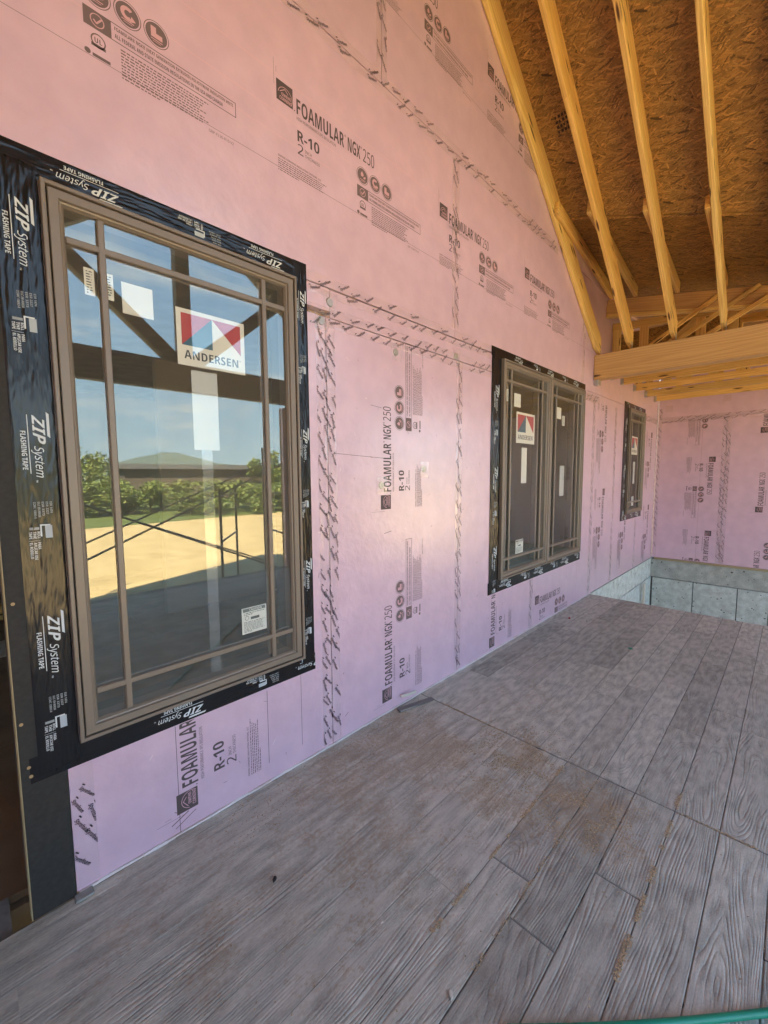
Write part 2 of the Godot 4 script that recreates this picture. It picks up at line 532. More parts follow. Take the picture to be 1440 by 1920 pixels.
func build_materials():
	# pink extruded foam
	var foam_t := noise_tex(512, 0.01, 5, 3, L(0.595, 0.405, 0.525), L(0.70, 0.485, 0.605))
	var foam_n := noise_tex(512, 0.035, 4, 5, Color.BLACK, Color.WHITE, true, 1.6)
	M.foam = tri_mat(foam_t, 0.31, Vector3(0.9, 0.9, 0.9), true, foam_n, 0.35)
	M.foam.metallic_specular = 0.85
	M.foam.clearcoat_enabled = true
	M.foam.clearcoat = 1.0
	M.foam.clearcoat_roughness = 0.29
	M.ink = mat(Color.WHITE, 0.6)
	M.ink.vertex_color_use_as_albedo = true
	M.film = mat(L(0.93, 0.80, 0.80, 0.10), 0.13)           # clear seam tape
	M.film.transparency = BaseMaterial3D.TRANSPARENCY_ALPHA
	M.black_tape = mat(L(0.012, 0.012, 0.014), 0.20)
	M.black_tape.metallic_specular = 0.45
	M.membrane = tri_mat(noise_tex(256, 0.05, 4, 8, L(0.018, 0.017, 0.016), L(0.034, 0.031, 0.028)), 0.75, Vector3(3, 3, 3), true)
	M.bronze = mat(L(0.205, 0.165, 0.132), 0.40)
	M.bronze.metallic_specular = 0.55
	M.gasket = mat(L(0.012, 0.011, 0.010), 0.6)
	M.vinyl = mat(L(0.13, 0.105, 0.08), 0.5)
	# coated insulating glass: mirrors part of the light, lets the rest through
	var gi := Image.create(64, 64, false, Image.FORMAT_RGBA8)
	var gn := noise(0.05, 3, 44)
	for y in 64:
		for x in 64: gi.set_pixel(x, y, Color(0.95, 0.98, 0.95, 0.17 + 0.012 * gn.get_noise_2d(x, y)))
	M.glass = mat(Color.WHITE, 0.012, 0.76)
	M.glass.albedo_texture = ImageTexture.create_from_image(gi)
	M.glass.transparency = BaseMaterial3D.TRANSPARENCY_ALPHA
	M.paper = mat(L(0.72, 0.72, 0.66), 0.6)
	M.clear_strip = mat(L(0.75, 0.78, 0.76, 0.55), 0.4)
	M.clear_strip.transparency = BaseMaterial3D.TRANSPARENCY_ALPHA
	M.protect = mat(L(0.8, 0.86, 0.9, 0.05), 0.1)
	M.protect.transparency = BaseMaterial3D.TRANSPARENCY_ALPHA
	# lumber
	M.lumber = []
	for k in 3:
		var t := wood_image(768, 192, 31 + k * 5, L(0.56, 0.33, 0.085), L(0.90, 0.64, 0.23), 9)
		for o in 2:
			M.lumber.append(tri_mat(t, 0.62, Vector3(0.42, 3.3, 3.3), false, null, 1.0, Vector3(0.13 + 0.37 * o + k * 0.21, 0.2 + 0.41 * o, 0.33 * o + 0.11 * k)))
	for i in 6: M.lumber[i].albedo_color = [Color(1, 1, 1), Color(0.95, 0.91, 0.86), Color(1, 0.96, 0.9), Color(0.90, 0.88, 0.86), Color(1, 0.98, 0.96), Color(0.96, 0.90, 0.82)][i]
	M.fir = tri_mat(wood_image(768, 192, 77, L(0.46, 0.25, 0.085), L(0.64, 0.39, 0.155), 4), 0.6, Vector3(0.36, 2.6, 2.6))
	M.gray_wood = tri_mat(wood_image(512, 128, 99, L(0.13, 0.12, 0.115), L(0.22, 0.205, 0.195), 3), 0.7, Vector3(0.4, 3, 3))
	var ob := osb_image(768, 5)
	M.osb = tri_mat(ob[0], 0.6, Vector3(1.55, 1.55, 1.55), false, ob[1], 0.6)
	M.osb2 = tri_mat(ob[0], 0.6, Vector3(1.55, 1.55, 1.55), false, ob[1], 0.6, Vector3(0.37, 0.0, 0.61))
	M.edge_wood = mat(L(0.38, 0.30, 0.17), 0.7)
	# stamped concrete boards
	var dust := dust_image()
	M.planks = []
	for k in 4:
		var im := plank_images(201 + k * 17, [1.0, 0.75, 0.25, 0.12][k])
		var row := []
		for tone in [1.0, 0.93, 0.86]:
			var m := mat(Color(tone, tone, tone * 1.01), 0.62)
			m.albedo_texture = im[0]
			m.heightmap_enabled = true
			m.heightmap_texture = im[1]
			m.heightmap_scale = 0.24
			m.detail_enabled = true
			m.detail_albedo = dust
			m.detail_uv_layer = BaseMaterial3D.DETAIL_UV_2
			m.detail_blend_mode = BaseMaterial3D.BLEND_MODE_MIX
			row.append(m)
		M.planks.append(row)
	M.joint = mat(L(0.05, 0.045, 0.043), 0.9)
	M.concrete = tri_mat(concrete_image(512, 61, L(0.60, 0.655, 0.635)), 0.85, Vector3(1.1, 1.1, 1.1), true, noise_tex(256, 0.06, 4, 63, Color.BLACK, Color.WHITE, true, 2.0), 0.5)
	M.concrete_dark = tri_mat(concrete_image(512, 67, L(0.44, 0.465, 0.44)), 0.9, Vector3(0.9, 0.9, 0.9), true)
	M.slab_side = tri_mat(concrete_image(256, 71, L(0.2, 0.2, 0.19)), 0.9, Vector3(1, 1, 1), true)
	M.mortar = tri_mat(noise_tex(256, 0.05, 4, 73, L(0.20, 0.205, 0.20), L(0.34, 0.345, 0.33)), 0.9, Vector3(1.5, 1.5, 1.5), true)
	M.dirt = tri_mat(noise_tex(512, 0.015, 6, 13, L(0.45, 0.33, 0.16), L(0.64, 0.48, 0.25)), 0.95, Vector3(0.12, 0.12, 0.12), true)
	M.grass = tri_mat(noise_tex(512, 0.03, 5, 17, L(0.07, 0.10, 0.02), L(0.16, 0.19, 0.05)), 0.95, Vector3(0.1, 0.1, 0.1), true)
	M.hill = tri_mat(noise_tex(256, 0.03, 5, 19, L(0.05, 0.07, 0.03), L(0.10, 0.12, 0.06)), 1.0, Vector3(0.004, 0.004, 0.004), true)
	M.gravel = tri_mat(noise_tex(256, 0.08, 5, 23, L(0.12, 0.11, 0.10), L(0.28, 0.26, 0.23)), 0.95, Vector3(0.8, 0.8, 0.8), true)
	M.plywood = tri_mat(noise_tex(256, 0.02, 5, 29, L(0.22, 0.155, 0.10), L(0.32, 0.235, 0.155)), 0.8, Vector3(0.7, 0.7, 0.7), true)
	M.dark_room = mat(L(0.34, 0.29, 0.23), 0.9)
	M.steel = mat(L(0.10, 0.09, 0.085), 0.5, 0.3)
	M.zinc = mat(L(0.5, 0.5, 0.48), 0.4, 0.8)
	M.shingle = mat(L(0.08, 0.075, 0.07), 0.95)
	M.bark = mat(L(0.08, 0.055, 0.035), 0.95)
	M.leaf = mat(Color.WHITE, 0.7)
	M.leaf.vertex_color_use_as_albedo = true
	M.leaf.backlight_enabled = true
	M.leaf.backlight = L(0.10, 0.14, 0.03)
	M.shed = mat(L(0.11, 0.085, 0.07), 0.8)
	M.sealant = mat(L(0.66, 0.60, 0.62), 0.7)
	M.tan_chip = mat(L(0.45, 0.31, 0.16), 0.9)
	M.hose = mat(L(0.01, 0.24, 0.15), 0.35)
	M.red = mat(L(0.32, 0.03, 0.02), 0.6)
	M.green = mat(L(0.02, 0.25, 0.14), 0.6)
	M.white_bit = mat(L(0.62, 0.58, 0.5), 0.7)

# ------------------------------------------------------------------ the scene
const PITCH := 0.75
const RIDGE_Z := -2.18
func raft(z: float) -> float:                # underside of the steep rafters
	return 2.94 + PITCH * ((z if z < RIDGE_Z else 2.0 * RIDGE_Z - z) + 5.33)
const DEEP := 0.27                            # their depth, measured plumb

func _ready():
	rng.seed = 4711
	# camera
	var cam := Camera3D.new()
	cam.name = "camera"
	add_child(cam)
	cam.position = Vector3(1.774, 1.508, 0.0)
	cam.rotation = Vector3(deg_to_rad(-4.98), deg_to_rad(44.507), deg_to_rad(-0.394))
	cam.fov = 101.59
	cam.near = 0.05
	cam.far = 9000.0
	cam.current = true
	# sky, exposure
	var we := WorldEnvironment.new()
	we.name = "environment"
	var env := Environment.new()
	env.background_mode = Environment.BG_SKY
	var sky := Sky.new()
	var psm := PanoramaSkyMaterial.new()
	psm.panorama = sky_image()
	psm.energy_multiplier = 0.45
	sky.sky_material = psm
	env.sky = sky
	env.tonemap_mode = Environment.TONE_MAPPER_LINEAR
	env.tonemap_exposure = 11.9
	env.fog_enabled = true
	env.fog_density = 0.00022
	env.fog_light_color = Color(0.80, 0.88, 0.95)
	env.sdfgi_enabled = true
	env.ssao_enabled = true
	env.ssil_enabled = true
	we.environment = env
	add_child(we)
	# afternoon sun behind the house
	var sun := DirectionalLight3D.new()
	sun.name = "sun"
	sun.light_energy = 1.6
	sun.light_color = Color(1.0, 0.93, 0.80)
	sun.light_angular_distance = 0.5
	sun.shadow_enabled = true
	add_child(sun)
	sun.look_at_from_position(Vector3(-7.06, 10, 6), Vector3.ZERO, Vector3.UP)

	build_materials()
	build_ground()
	build_floor()
	build_foundation()
	build_house_wall()
	build_back_wall()
	build_unseen_walls()
	build_interior()
	build_roof()
	build_trusses()
	build_windows()
	build_outdoors()
	build_small()

func sky_image() -> ImageTexture:
	var w := 1024
	var h := 512
	var im := Image.create(w, h, false, Image.FORMAT_RGBF)
	var n1 := noise(1.6, 5, 301)
	var n2 := noise(4.5, 4, 302)
	for y in h:
		var el := PI * (0.5 - (y + 0.5) / h)
		var s := maxf(sin(el), 0.0)
		var base := Vector3(0.74, 0.94, 0.96).lerp(Vector3(0.07, 0.25, 0.60), pow(s, 0.38))
		for x in w:
			var c := base
			if el > 0.0:
				var az := TAU * x / w
				var d := Vector3(cos(el) * cos(az), sin(el), cos(el) * sin(az))
				var q := d / (d.y + 0.12)
				var cl := n1.get_noise_2d(q.x * 0.55, q.z * 0.9) * 0.7 + n2.get_noise_2d(q.x * 0.5, q.z * 1.6) * 0.4
				cl = clampf((cl - 0.10) * 2.2, 0.0, 0.75)
				c = c.lerp(Vector3(0.86, 0.86, 0.84), cl * 0.75)
			else:
				c = Vector3(0.36, 0.30, 0.20)
			im.set_pixel(x, y, Color(c.x, c.y, c.z))
	return ImageTexture.create_from_image(im)

# ---- ground
const GY := -0.72
func build_ground():
	var g := Geo.new()
	# one sheet out to the horizon, with a hole left for the house and its cellar pit
	var xs := [-3000.0, -9.0, 4.35, 12.0, 40.0, 200.0, 3000.0]
	var zs := [-3000.0, -12.0, -5.6, 6.0, 60.0, 3000.0]
	for i in xs.size() - 1:
		for j in zs.size() - 1:
			if i == 1 and j in [1, 2]: continue
			g.quad(Vector3(xs[i], GY, zs[j]), Vector3(xs[i + 1], GY, zs[j]), Vector3(xs[i + 1], GY, zs[j + 1]), Vector3(xs[i], GY, zs[j + 1]), Vector3.UP)
	var o := obj("ground", g.mesh(), M.dirt)
	structure(o, "bare tan dirt yard in full sun", "ground")
	var g2 := Geo.new()
	var edge := PackedVector2Array()
	for k in 41:
		var z := 160.0 - k * 12.0
		edge.append(Vector2(20.5 + 1.6 * sin(k * 0.9) + (0.0 if z > -30 else (-z - 30) * 0.1), z))
	for k in 40:
		g2.quad(Vector3(edge[k].x, GY + 0.01, edge[k].y), Vector3(edge[k + 1].x, GY + 0.01, edge[k + 1].y), Vector3(900, GY + 0.01, edge[k + 1].y), Vector3(900, GY + 0.01, edge[k].y), Vector3.UP)
	var f := obj("grass_field", g2.mesh(), M.grass)
	structure(f, "green field beyond the dirt yard", "field")
	# pit floor beside the slab
	var g3 := Geo.new()
	g3.quad(Vector3(-0.2, -1.45, -9.2), Vector3(4.6, -1.45, -9.2), Vector3(4.6, -1.45, -5.4), Vector3(-0.2, -1.45, -5.4), Vector3.UP)
	structure(obj("pit_floor", g3.mesh(), M.gravel), "gravel bottom of the pit below the porch slab", "pit")
	# far hills
	var hn := noise(0.6, 4, 55)
	var gh := Geo.new()
	var prev := []
	for k in 121:
		var a := deg_to_rad(-60.0 + k * 1.5)
		var el := 0.028 + 0.014 * hn.get_noise_2d(a * 3.0, 0.0)
		var da := rad_to_deg(a) - 18.5
		el = maxf(el, 0.056 - 0.0046 * absf(da) + 0.002 * hn.get_noise_2d(a * 14.0, 8.0))
		el += 0.0025 * hn.get_noise_2d(a * 30.0, 4.0)
		var d := Vector3(cos(a), 0, -sin(a))
		var cur := [d * 1500.0 + Vector3(0, GY - 5, 0), d * 2100.0 + Vector3(0, 2100.0 * el, 0), d * 2600.0 + Vector3(0, GY - 5, 0)]
		if k > 0:
			for s in 2:
				var nn := ((cur[s] - prev[s]) as Vector3).cross(prev[s + 1] - prev[s]).normalized()
				if nn.y < 0: nn = -nn
				gh.quad(prev[s], cur[s], cur[s + 1], prev[s + 1], nn)
		prev = cur
	structure(obj("hills", gh.mesh(), M.hill), "blue grey mountain and ridges on the horizon", "hills")

# ---- porch slab
const PW := 0.1577
func build_floor():
	var fl := Node3D.new()
	fl.name = "floor"
	add_child(fl)
	structure(fl, "grey stamped concrete porch slab with wood plank pattern", "floor")
	boxed("slab", fl, Vector3(0.0, -0.9, -5.512), Vector3(4.3, -0.0034, 2.2), M.slab_side, 0.0)
	var ends := {1: [-2.69, -4.2], 2: [-2.96, -4.05], 3: [-2.79, -4.6], 4: [-3.36, -4.9], 5: [-3.45, -4.55], 6: [-1.16, -3.01, -4.27], 7: [-1.39, -3.27, -4.7], 8: [-1.226, -3.5, -4.87], 9: [-1.6, -2.9, -4.1], 10: [-1.1, -3.3, -4.6]}
	var joint_z := -2.155
	for k in range(0, 27):
		var x0 := 0.0525 + PW * (k - 1) if k > 0 else 0.004
		var x1 := 0.0525 + PW * k
		if k == 0: x1 = 0.0525
		if k == 1: x0 = 0.0525
		x1 = minf(x1, 4.296)
		var cuts := [2.19, joint_z, -5.508]
		if ends.has(k):
			cuts.append_array(ends[k])
			cuts.append(0.2 + 0.3 * rng.randf())
		elif k == 0:
			cuts.append_array([0.3, -3.3, -4.5])
		else:
			var z := 1.6 - rng.randf()
			while z > -5.2:
				if absf(z - joint_z) > 0.25: cuts.append(z)
				z -= rng.randf_range(0.8, 1.35)
		cuts.sort()
		for i in cuts.size() - 1:
			var z0: float = cuts[i]
			var z1: float = cuts[i + 1]
			if z1 - z0 < 0.05: continue
			plank(fl, x0, x1, z0, z1, k, absf(z0 - joint_z) < 0.01, absf(z1 - joint_z) < 0.01)

func plank(fl: Node3D, x0: float, x1: float, z0: float, z1: float, k: int, j0: bool, j1: bool):
	var near := z1 > -2.2 and x0 < 0.95
	# the stamp left only faint joints near the wall
	var gap := 0.0007 if near else 0.0011
	var ch := 0.0012 if near else 0.0024
	var rise := -0.0005 if near else rng.randf_range(-0.0008, 0.0008)
	var a := Vector3(x0 + gap, rise, z0 + (0.0045 if j0 else (gap if near else 0.0024)))
	var b := Vector3(x1 - gap, rise, z1 - (0.0045 if j1 else (gap if near else 0.0024)))
	var g := Geo.new()
	g.has_uv2 = true
	var fu := rng.randf() < 0.5
	var fv := rng.randf() < 0.5
	var voff := rng.randf() * 0.35
	var us := (x1 - x0) / PW
	var uoff := 0.0 if us > 0.95 else rng.randf() * 0.6
	var cc := Vector3((x0 + x1) * 0.5, 0.0, (z0 + z1) * 0.5)
	var P := [Vector3(a.x, -0.0045, a.z), Vector3(b.x, -0.0045, a.z), Vector3(b.x, -0.0045, b.z), Vector3(a.x, -0.0045, b.z)]
	var Q := [Vector3(a.x + ch, rise, a.z + ch), Vector3(b.x - ch, rise, a.z + ch), Vector3(b.x - ch, rise, b.z - ch), Vector3(a.x + ch, rise, b.z - ch)]
	var uvof := func(p: Vector3) -> Vector2:
		var u := uoff + us * (p.x - x0) / (x1 - x0)
		var v := voff + (p.z - z0) / (3.1 if z1 - z0 > 1.7 else 2.1)
		return Vector2(1.0 - u if fu else u, 1.0 - v if fv else v)
	var emit := func(p: Vector3, q: Vector3, r: Vector3, s: Vector3, nn: Vector3):
		for t in [[p, q, r], [p, r, s]]:
			var before: int = g.v.size()
			g.tri(t[0] - cc, t[1] - cc, t[2] - cc, nn, uvof.call(t[0]), uvof.call(t[1]), uvof.call(t[2]))
			for w in range(before, g.v.size()):
				var wp: Vector3 = g.v[w] + cc
				g.uv2.append(Vector2(wp.x / FX, (wp.z + 6.0) / 7.0))
	emit.call(Q[0], Q[1], Q[2], Q[3], Vector3.UP)
	var nn := [Vector3(0, 1, -1), Vector3(1, 1, 0), Vector3(0, 1, 1), Vector3(-1, 1, 0)]
	for i in 4:
		var j := (i + 1) % 4
		emit.call(P[i], P[j], Q[j], Q[i], (nn[i] as Vector3).normalized())
	var variant := 2 + (rng.randi() % 2) if near else (rng.randi() % 4 if rng.randf() < 0.35 else rng.randi() % 2)
	var tone: int = 0 if near else [0, 0, 1, 1, 2][rng.randi() % 5]
	obj("plank", g.mesh(), M.planks[variant][tone], fl, Transform3D(Basis(), cc))

# ---- concrete below the floor level, seen past the slab's edge
func build_foundation():
	var f := thing("foundation_wall", "pale concrete foundation under the long pink wall beside the pit", "foundation", Vector3(0, -1.5, -7.1))
	var z := -5.53
	boxed("concrete_core", f, Vector3(-0.22, -1.5, -8.9), Vector3(-0.012, 0.0, -5.53), M.slab_side, 0.0)
	while z > -8.66:
		var z2 := maxf(z - 0.61, -8.69)
		boxed("concrete_panel", f, Vector3(-0.02, -1.5, z2 + 0.004), Vector3(0.006, -0.345, z - 0.004), M.concrete, 0.003)
		boxed("concrete_band", f, Vector3(-0.02, -0.335, z2 + 0.001), Vector3(0.0, -0.004, z - 0.001), M.concrete, 0.002)
		z = z2
	var b := thing("foundation_wall", "grey concrete foundation below the rear pink wall, with form lines", "foundation", Vector3(2.2, -1.5, -8.7))
	boxed("concrete_core", b, Vector3(0.0, -1.5, -8.95), Vector3(4.4, -0.004, -8.69), M.slab_side, 0.0)
	var x := 0.03
	var w := [0.0, 0.6, 0.58, 0.38, 0.61, 0.61, 0.61, 0.61, 0.40]
	for k in 8:
		var x2: float = x + w[k + 1]
		boxed("concrete_panel", b, Vector3(x + 0.006, -1.5, -8.70), Vector3(x2 - 0.006, -0.345, -8.655), M.concrete, 0.004)
		x = x2
	boxed("concrete_band", b, Vector3(0.0, -0.335, -8.70), Vector3(4.4, -0.012, -8.66), M.concrete_dark, 0.006)
	var s := obj("sill_plate", stick_mesh(4.3, 0.03, 0.05), M.edge_wood, b, Transform3D(Basis(), Vector3(2.2, 0.006, -8.655) - b.position))
	s.set_meta("label", "yellow wood strip along the foundation's top")

func stick_mesh(l: float, deep: float, wide: float, ch := 0.003) -> ArrayMesh:
	var g := Geo.new()
	g.box(Vector3(-l / 2, -deep / 2, -wide / 2), Vector3(l / 2, deep / 2, wide / 2), ch)
	return g.mesh()

# ---- print of the insulation boards (mascot left out)
var board_print: Ink
const INK := Color(0.085, 0.06, 0.066)
const INK2 := Color(0.16, 0.11, 0.12)
const FOAMC := Color(0.62, 0.36, 0.41)
func make_board_print():
	var r := RandomNumberGenerator.new()
	r.seed = 12
	var k := Ink.new()
	# origin: left edge of the emblem, middle of the board
	k.rect(0.0, 0.135, 0.087, 0.222, INK, 0)
	k.ring(0.046, 0.165, 0.036, 0.0385, FOAMC, 1, 20, -0.5, PI * 0.95)
	k.text("OWENS", 0.026, 0.162, 0.050, 0.014, FOAMC, 1)
	k.text("CORNING", 0.016, 0.143, 0.064, 0.015, FOAMC, 1)
	k.line(Vector2(0.018, 0.176), Vector2(0.045, 0.196), 0.003, FOAMC, 1)
	k.line(Vector2(0.045, 0.196), Vector2(0.062, 0.182), 0.003, FOAMC, 1)
	k.disc(0.096, 0.137, 0.003, INK, 0, 10)
	k.text("FOAMULAR", 0.107, 0.130, 0.292, 0.068, INK, 0)
	k.text("®", 0.402, 0.186, 0.010, 0.012, INK, 0)
	k.text("NGX", 0.424, 0.130, 0.088, 0.068, INK, 0)
	k.text("®", 0.514, 0.186, 0.010, 0.012, INK, 0)
	k.text("250", 0.533, 0.130, 0.084, 0.068, INK, 0, false)
	k.text("HIGH PERFORMANCE XPS INSULATION", 0.107, 0.104, 0.235, 0.014, INK, 0, false)
	k.text("R-10", 0.109, 0.012, 0.128, 0.050, INK, 0)
	k.text("2", 0.109, -0.044, 0.032, 0.046, INK, 0, false)
	k.text("INCH", 0.150, -0.022, 0.040, 0.014, INK, 0, false)
	k.text("THICKNESS", 0.150, -0.043, 0.088, 0.014, INK, 0, false)
	k.text("OWENS CORNING INSULATING SYSTEMS, LLC", 0.0, -0.109, 0.245, 0.010, INK2, 0)
	k.para(0.0, -0.168, 0.28, 0.056, 6, INK2, r)
	# three round marks
	for i in 3:
		var cx := 0.528 + 0.094 * i
		var cy := 0.053
		k.ring(cx, cy, 0.041, 0.0435, INK2, 0)
		k.disc(cx, cy, 0.037, INK2, 0)
		if i == 0:
			k.poly([Vector2(cx - 0.004, cy + 0.024), Vector2(cx + 0.008, cy + 0.008), Vector2(cx + 0.002, cy - 0.004), Vector2(cx - 0.012, cy - 0.004), Vector2(cx - 0.014, cy + 0.008)], FOAMC, 1)
			k.poly([Vector2(cx + 0.004, cy - 0.006), Vector2(cx + 0.020, cy + 0.004), Vector2(cx + 0.022, cy - 0.006), Vector2(cx + 0.008, cy - 0.014)], FOAMC, 1)
		elif i == 1:
			k.ring(cx, cy + 0.004, 0.010, 0.022, FOAMC, 1, 20, PI * 0.25, PI * 1.7)
			k.poly([Vector2(cx + 0.006, cy - 0.020), Vector2(cx + 0.026, cy - 0.010), Vector2(cx + 0.012, cy + 0.002)], FOAMC, 2)
		else:
			k.rect(cx - 0.019, cy - 0.014, cx + 0.020, cy + 0.003, FOAMC, 1)
			k.rect(cx - 0.019, cy + 0.003, cx - 0.001, cy + 0.022, FOAMC, 1)
		k.rect(cx - 0.020, cy - 0.022, cx + 0.020, cy - 0.019, FOAMC, 1)
		k.rect(cx - 0.014, cy - 0.028, cx + 0.014, cy - 0.026, FOAMC, 1)
	# framed statement
	k.rect(0.487, -0.062, 0.568, -0.004, INK2, 0)
	k.ring(0.527, -0.033, 0.018, 0.021, FOAMC, 1, 20)
	k.line(Vector2(0.516, -0.034), Vector2(0.525, -0.043), 0.005, FOAMC, 2)
	k.line(Vector2(0.524, -0.043), Vector2(0.541, -0.021), 0.005, FOAMC, 2)
	k.rect(0.568, -0.0065, 1.02, -0.004, INK, 0)
	k.rect(0.568, -0.062, 1.02, -0.0595, INK, 0)
	k.rect(1.0175, -0.0595, 1.02, -0.0065, INK, 0)
	k.text("FOAMULAR® NGX® (NEXT GENERATION EXTRUDED) POLYSTYRENE INSULATION MEETS", 0.578, -0.028, 0.430, 0.014, INK, 0, true, 0.0, 5.0)
	k.text("ALL FEDERAL AND STATE EMISSION REGULATIONS IN THE USA AND CANADA", 0.578, -0.050, 0.385, 0.014, INK, 0, true, 0.0, 5.0)
	k.para(0.594, -0.172, 0.31, 0.100, 10, INK2, r)
	# certification shield
	k.rect(0.506, -0.118, 0.548, -0.108, INK2, 0)
	k.ring(0.527, -0.096, 0.018, 0.022, INK2, 0, 20)
	k.text("UL", 0.516, -0.104, 0.022, 0.016, INK2, 0)
	k.disc(0.494, -0.143, 0.009, INK2, 0, 14)
	k.rect(0.508, -0.151, 0.560, -0.141, INK2, 0)
	k.text("GBP-F230-R10-V2", 0.900, -0.178, 0.105, 0.011, INK2, 0, false)
	# light tick marks the press left
	k.rect(-0.012, 0.19, -0.0108, 0.30, INK2, 0)
	k.rect(0.0, 0.245, 0.0012, 0.27, INK2, 0)
	board_print = k

func print_on(board: Node3D, o: Vector3, uu: Vector3, vv: Vector3, nn: Vector3, clip := []):
	var m := board_print.stamp(o, uu, vv, nn, 0.0006, clip)
	if m:
		obj("printed_lettering", m, M.ink, board, Transform3D(Basis(), -(board.position + (board.get_parent() as Node3D).position)))

# an insulation board in the plane x = 0 (along = "z") or z = const (along = "x")
func board(parent: Node3D, r: Rect2, holes: Array, flat: Callable, lines: Array, horiz: bool) -> MeshInstance3D:
	var g := Geo.new()
	var cc: Vector3 = flat.call(r.get_center().x, r.get_center().y, 0.0)
	for q: Rect2 in minus(r, holes):
		var a: Vector3 = flat.call(q.position.x, q.position.y, -0.05)
		var b: Vector3 = flat.call(q.end.x, q.end.y, 0.0)
		g.box(a.min(b) - cc, a.max(b) - cc, 0.0)
	var o := obj("insulation_board", g.mesh(), M.foam, parent, Transform3D(Basis(), cc - parent.position))
	if lines.size() > 0:
		var ink := Ink.new()
		for l in lines:
			var dark: bool = l[1]
			var c := INK2 if dark else Color(0.80, 0.52, 0.55)
			if horiz: ink.rect(r.position.x, l[0], r.end.x, l[0] + 0.0016, c, 0)
			else: ink.rect(l[0], r.position.y, l[0] + 0.0016, r.end.y, c, 0)
		var g2 := Geo.new()
		g2.has_c = true
		for i in ink.lay.size():
			var p := [ink.t[i * 3], ink.t[i * 3 + 1], ink.t[i * 3 + 2]]
			var w := []
			for q: Vector2 in p: w.append(flat.call(q.x, q.y, 0.0003) - cc)
			var nn: Vector3 = (flat.call(0, 0, 1.0) - flat.call(0, 0, 0.0))
			g2.tri(w[0], w[1], w[2], nn, Vector2.ZERO, Vector2.ZERO, Vector2.ZERO, ink.col[i])
		if holes.is_empty(): obj("score_line", g2.mesh(), M.ink, o).set_meta("kind", "stuff")
	return o

# wrinkled film or flashing laid on a wall: s along, t across, lifted by noise
func sheet(called: String, parent: Node3D, flat: Callable, r: Rect2, m: Material, amp: float, cell: float, sd: int, lift: float, along_y: bool, stretch := 6.0) -> MeshInstance3D:
	var n1 := noise(26.0, 4, sd)
	var n2 := noise(85.0, 2, sd + 1)
	var nu := maxi(2, int(r.size.x / (cell * (0.5 if along_y else 1.6))))
	var nv := maxi(2, int(r.size.y / (cell * (1.6 if along_y else 0.5))))
	nu = mini(nu, 260); nv = mini(nv, 260)
	var cc: Vector3 = flat.call(r.get_center().x, r.get_center().y, 0.0)
	var hgt := func(u: float, v: float) -> float:
		var a := u * (1.0 if along_y else 1.0 / stretch)
		var b := v * (1.0 / stretch if along_y else 1.0)
		var e := minf(minf(u - r.position.x, r.end.x - u), minf(v - r.position.y, r.end.y - v))
		var q := absf(n1.get_noise_2d(a + 31.0, b + 17.0)) * 0.75 + absf(n2.get_noise_2d(a, b)) * 0.3
		return lift + amp * q * clampf(e / 0.006, 0.0, 1.0)
	var P := []
	var nn: Vector3 = flat.call(0, 0, 1.0) - flat.call(0, 0, 0.0)
	for j in nv + 1:
		var row := []
		for i in nu + 1:
			var u := r.position.x + r.size.x * i / nu
			var v := r.position.y + r.size.y * j / nv
			row.append(flat.call(u, v, hgt.call(u, v)) - cc)
		P.append(row)
	var N := []
	for j in nv + 1:
		var row := []
		for i in nu + 1:
			var du: Vector3 = P[j][mini(i + 1, nu)] - P[j][maxi(i - 1, 0)]
			var dv: Vector3 = P[mini(j + 1, nv)][i] - P[maxi(j - 1, 0)][i]
			var q := du.cross(dv).normalized()
			if q.dot(nn) < 0: q = -q
			row.append(q)
		N.append(row)
	var g := Geo.new()
	for j in nv:
		for i in nu:
			g.tri_n(P[j][i], P[j][i + 1], P[j + 1][i + 1], N[j][i], N[j][i + 1], N[j + 1][i + 1])
			g.tri_n(P[j][i], P[j + 1][i + 1], P[j + 1][i], N[j][i], N[j + 1][i + 1], N[j + 1][i])
	return obj(called, g.mesh(), m, parent, Transform3D(Basis(), cc - parent.position))

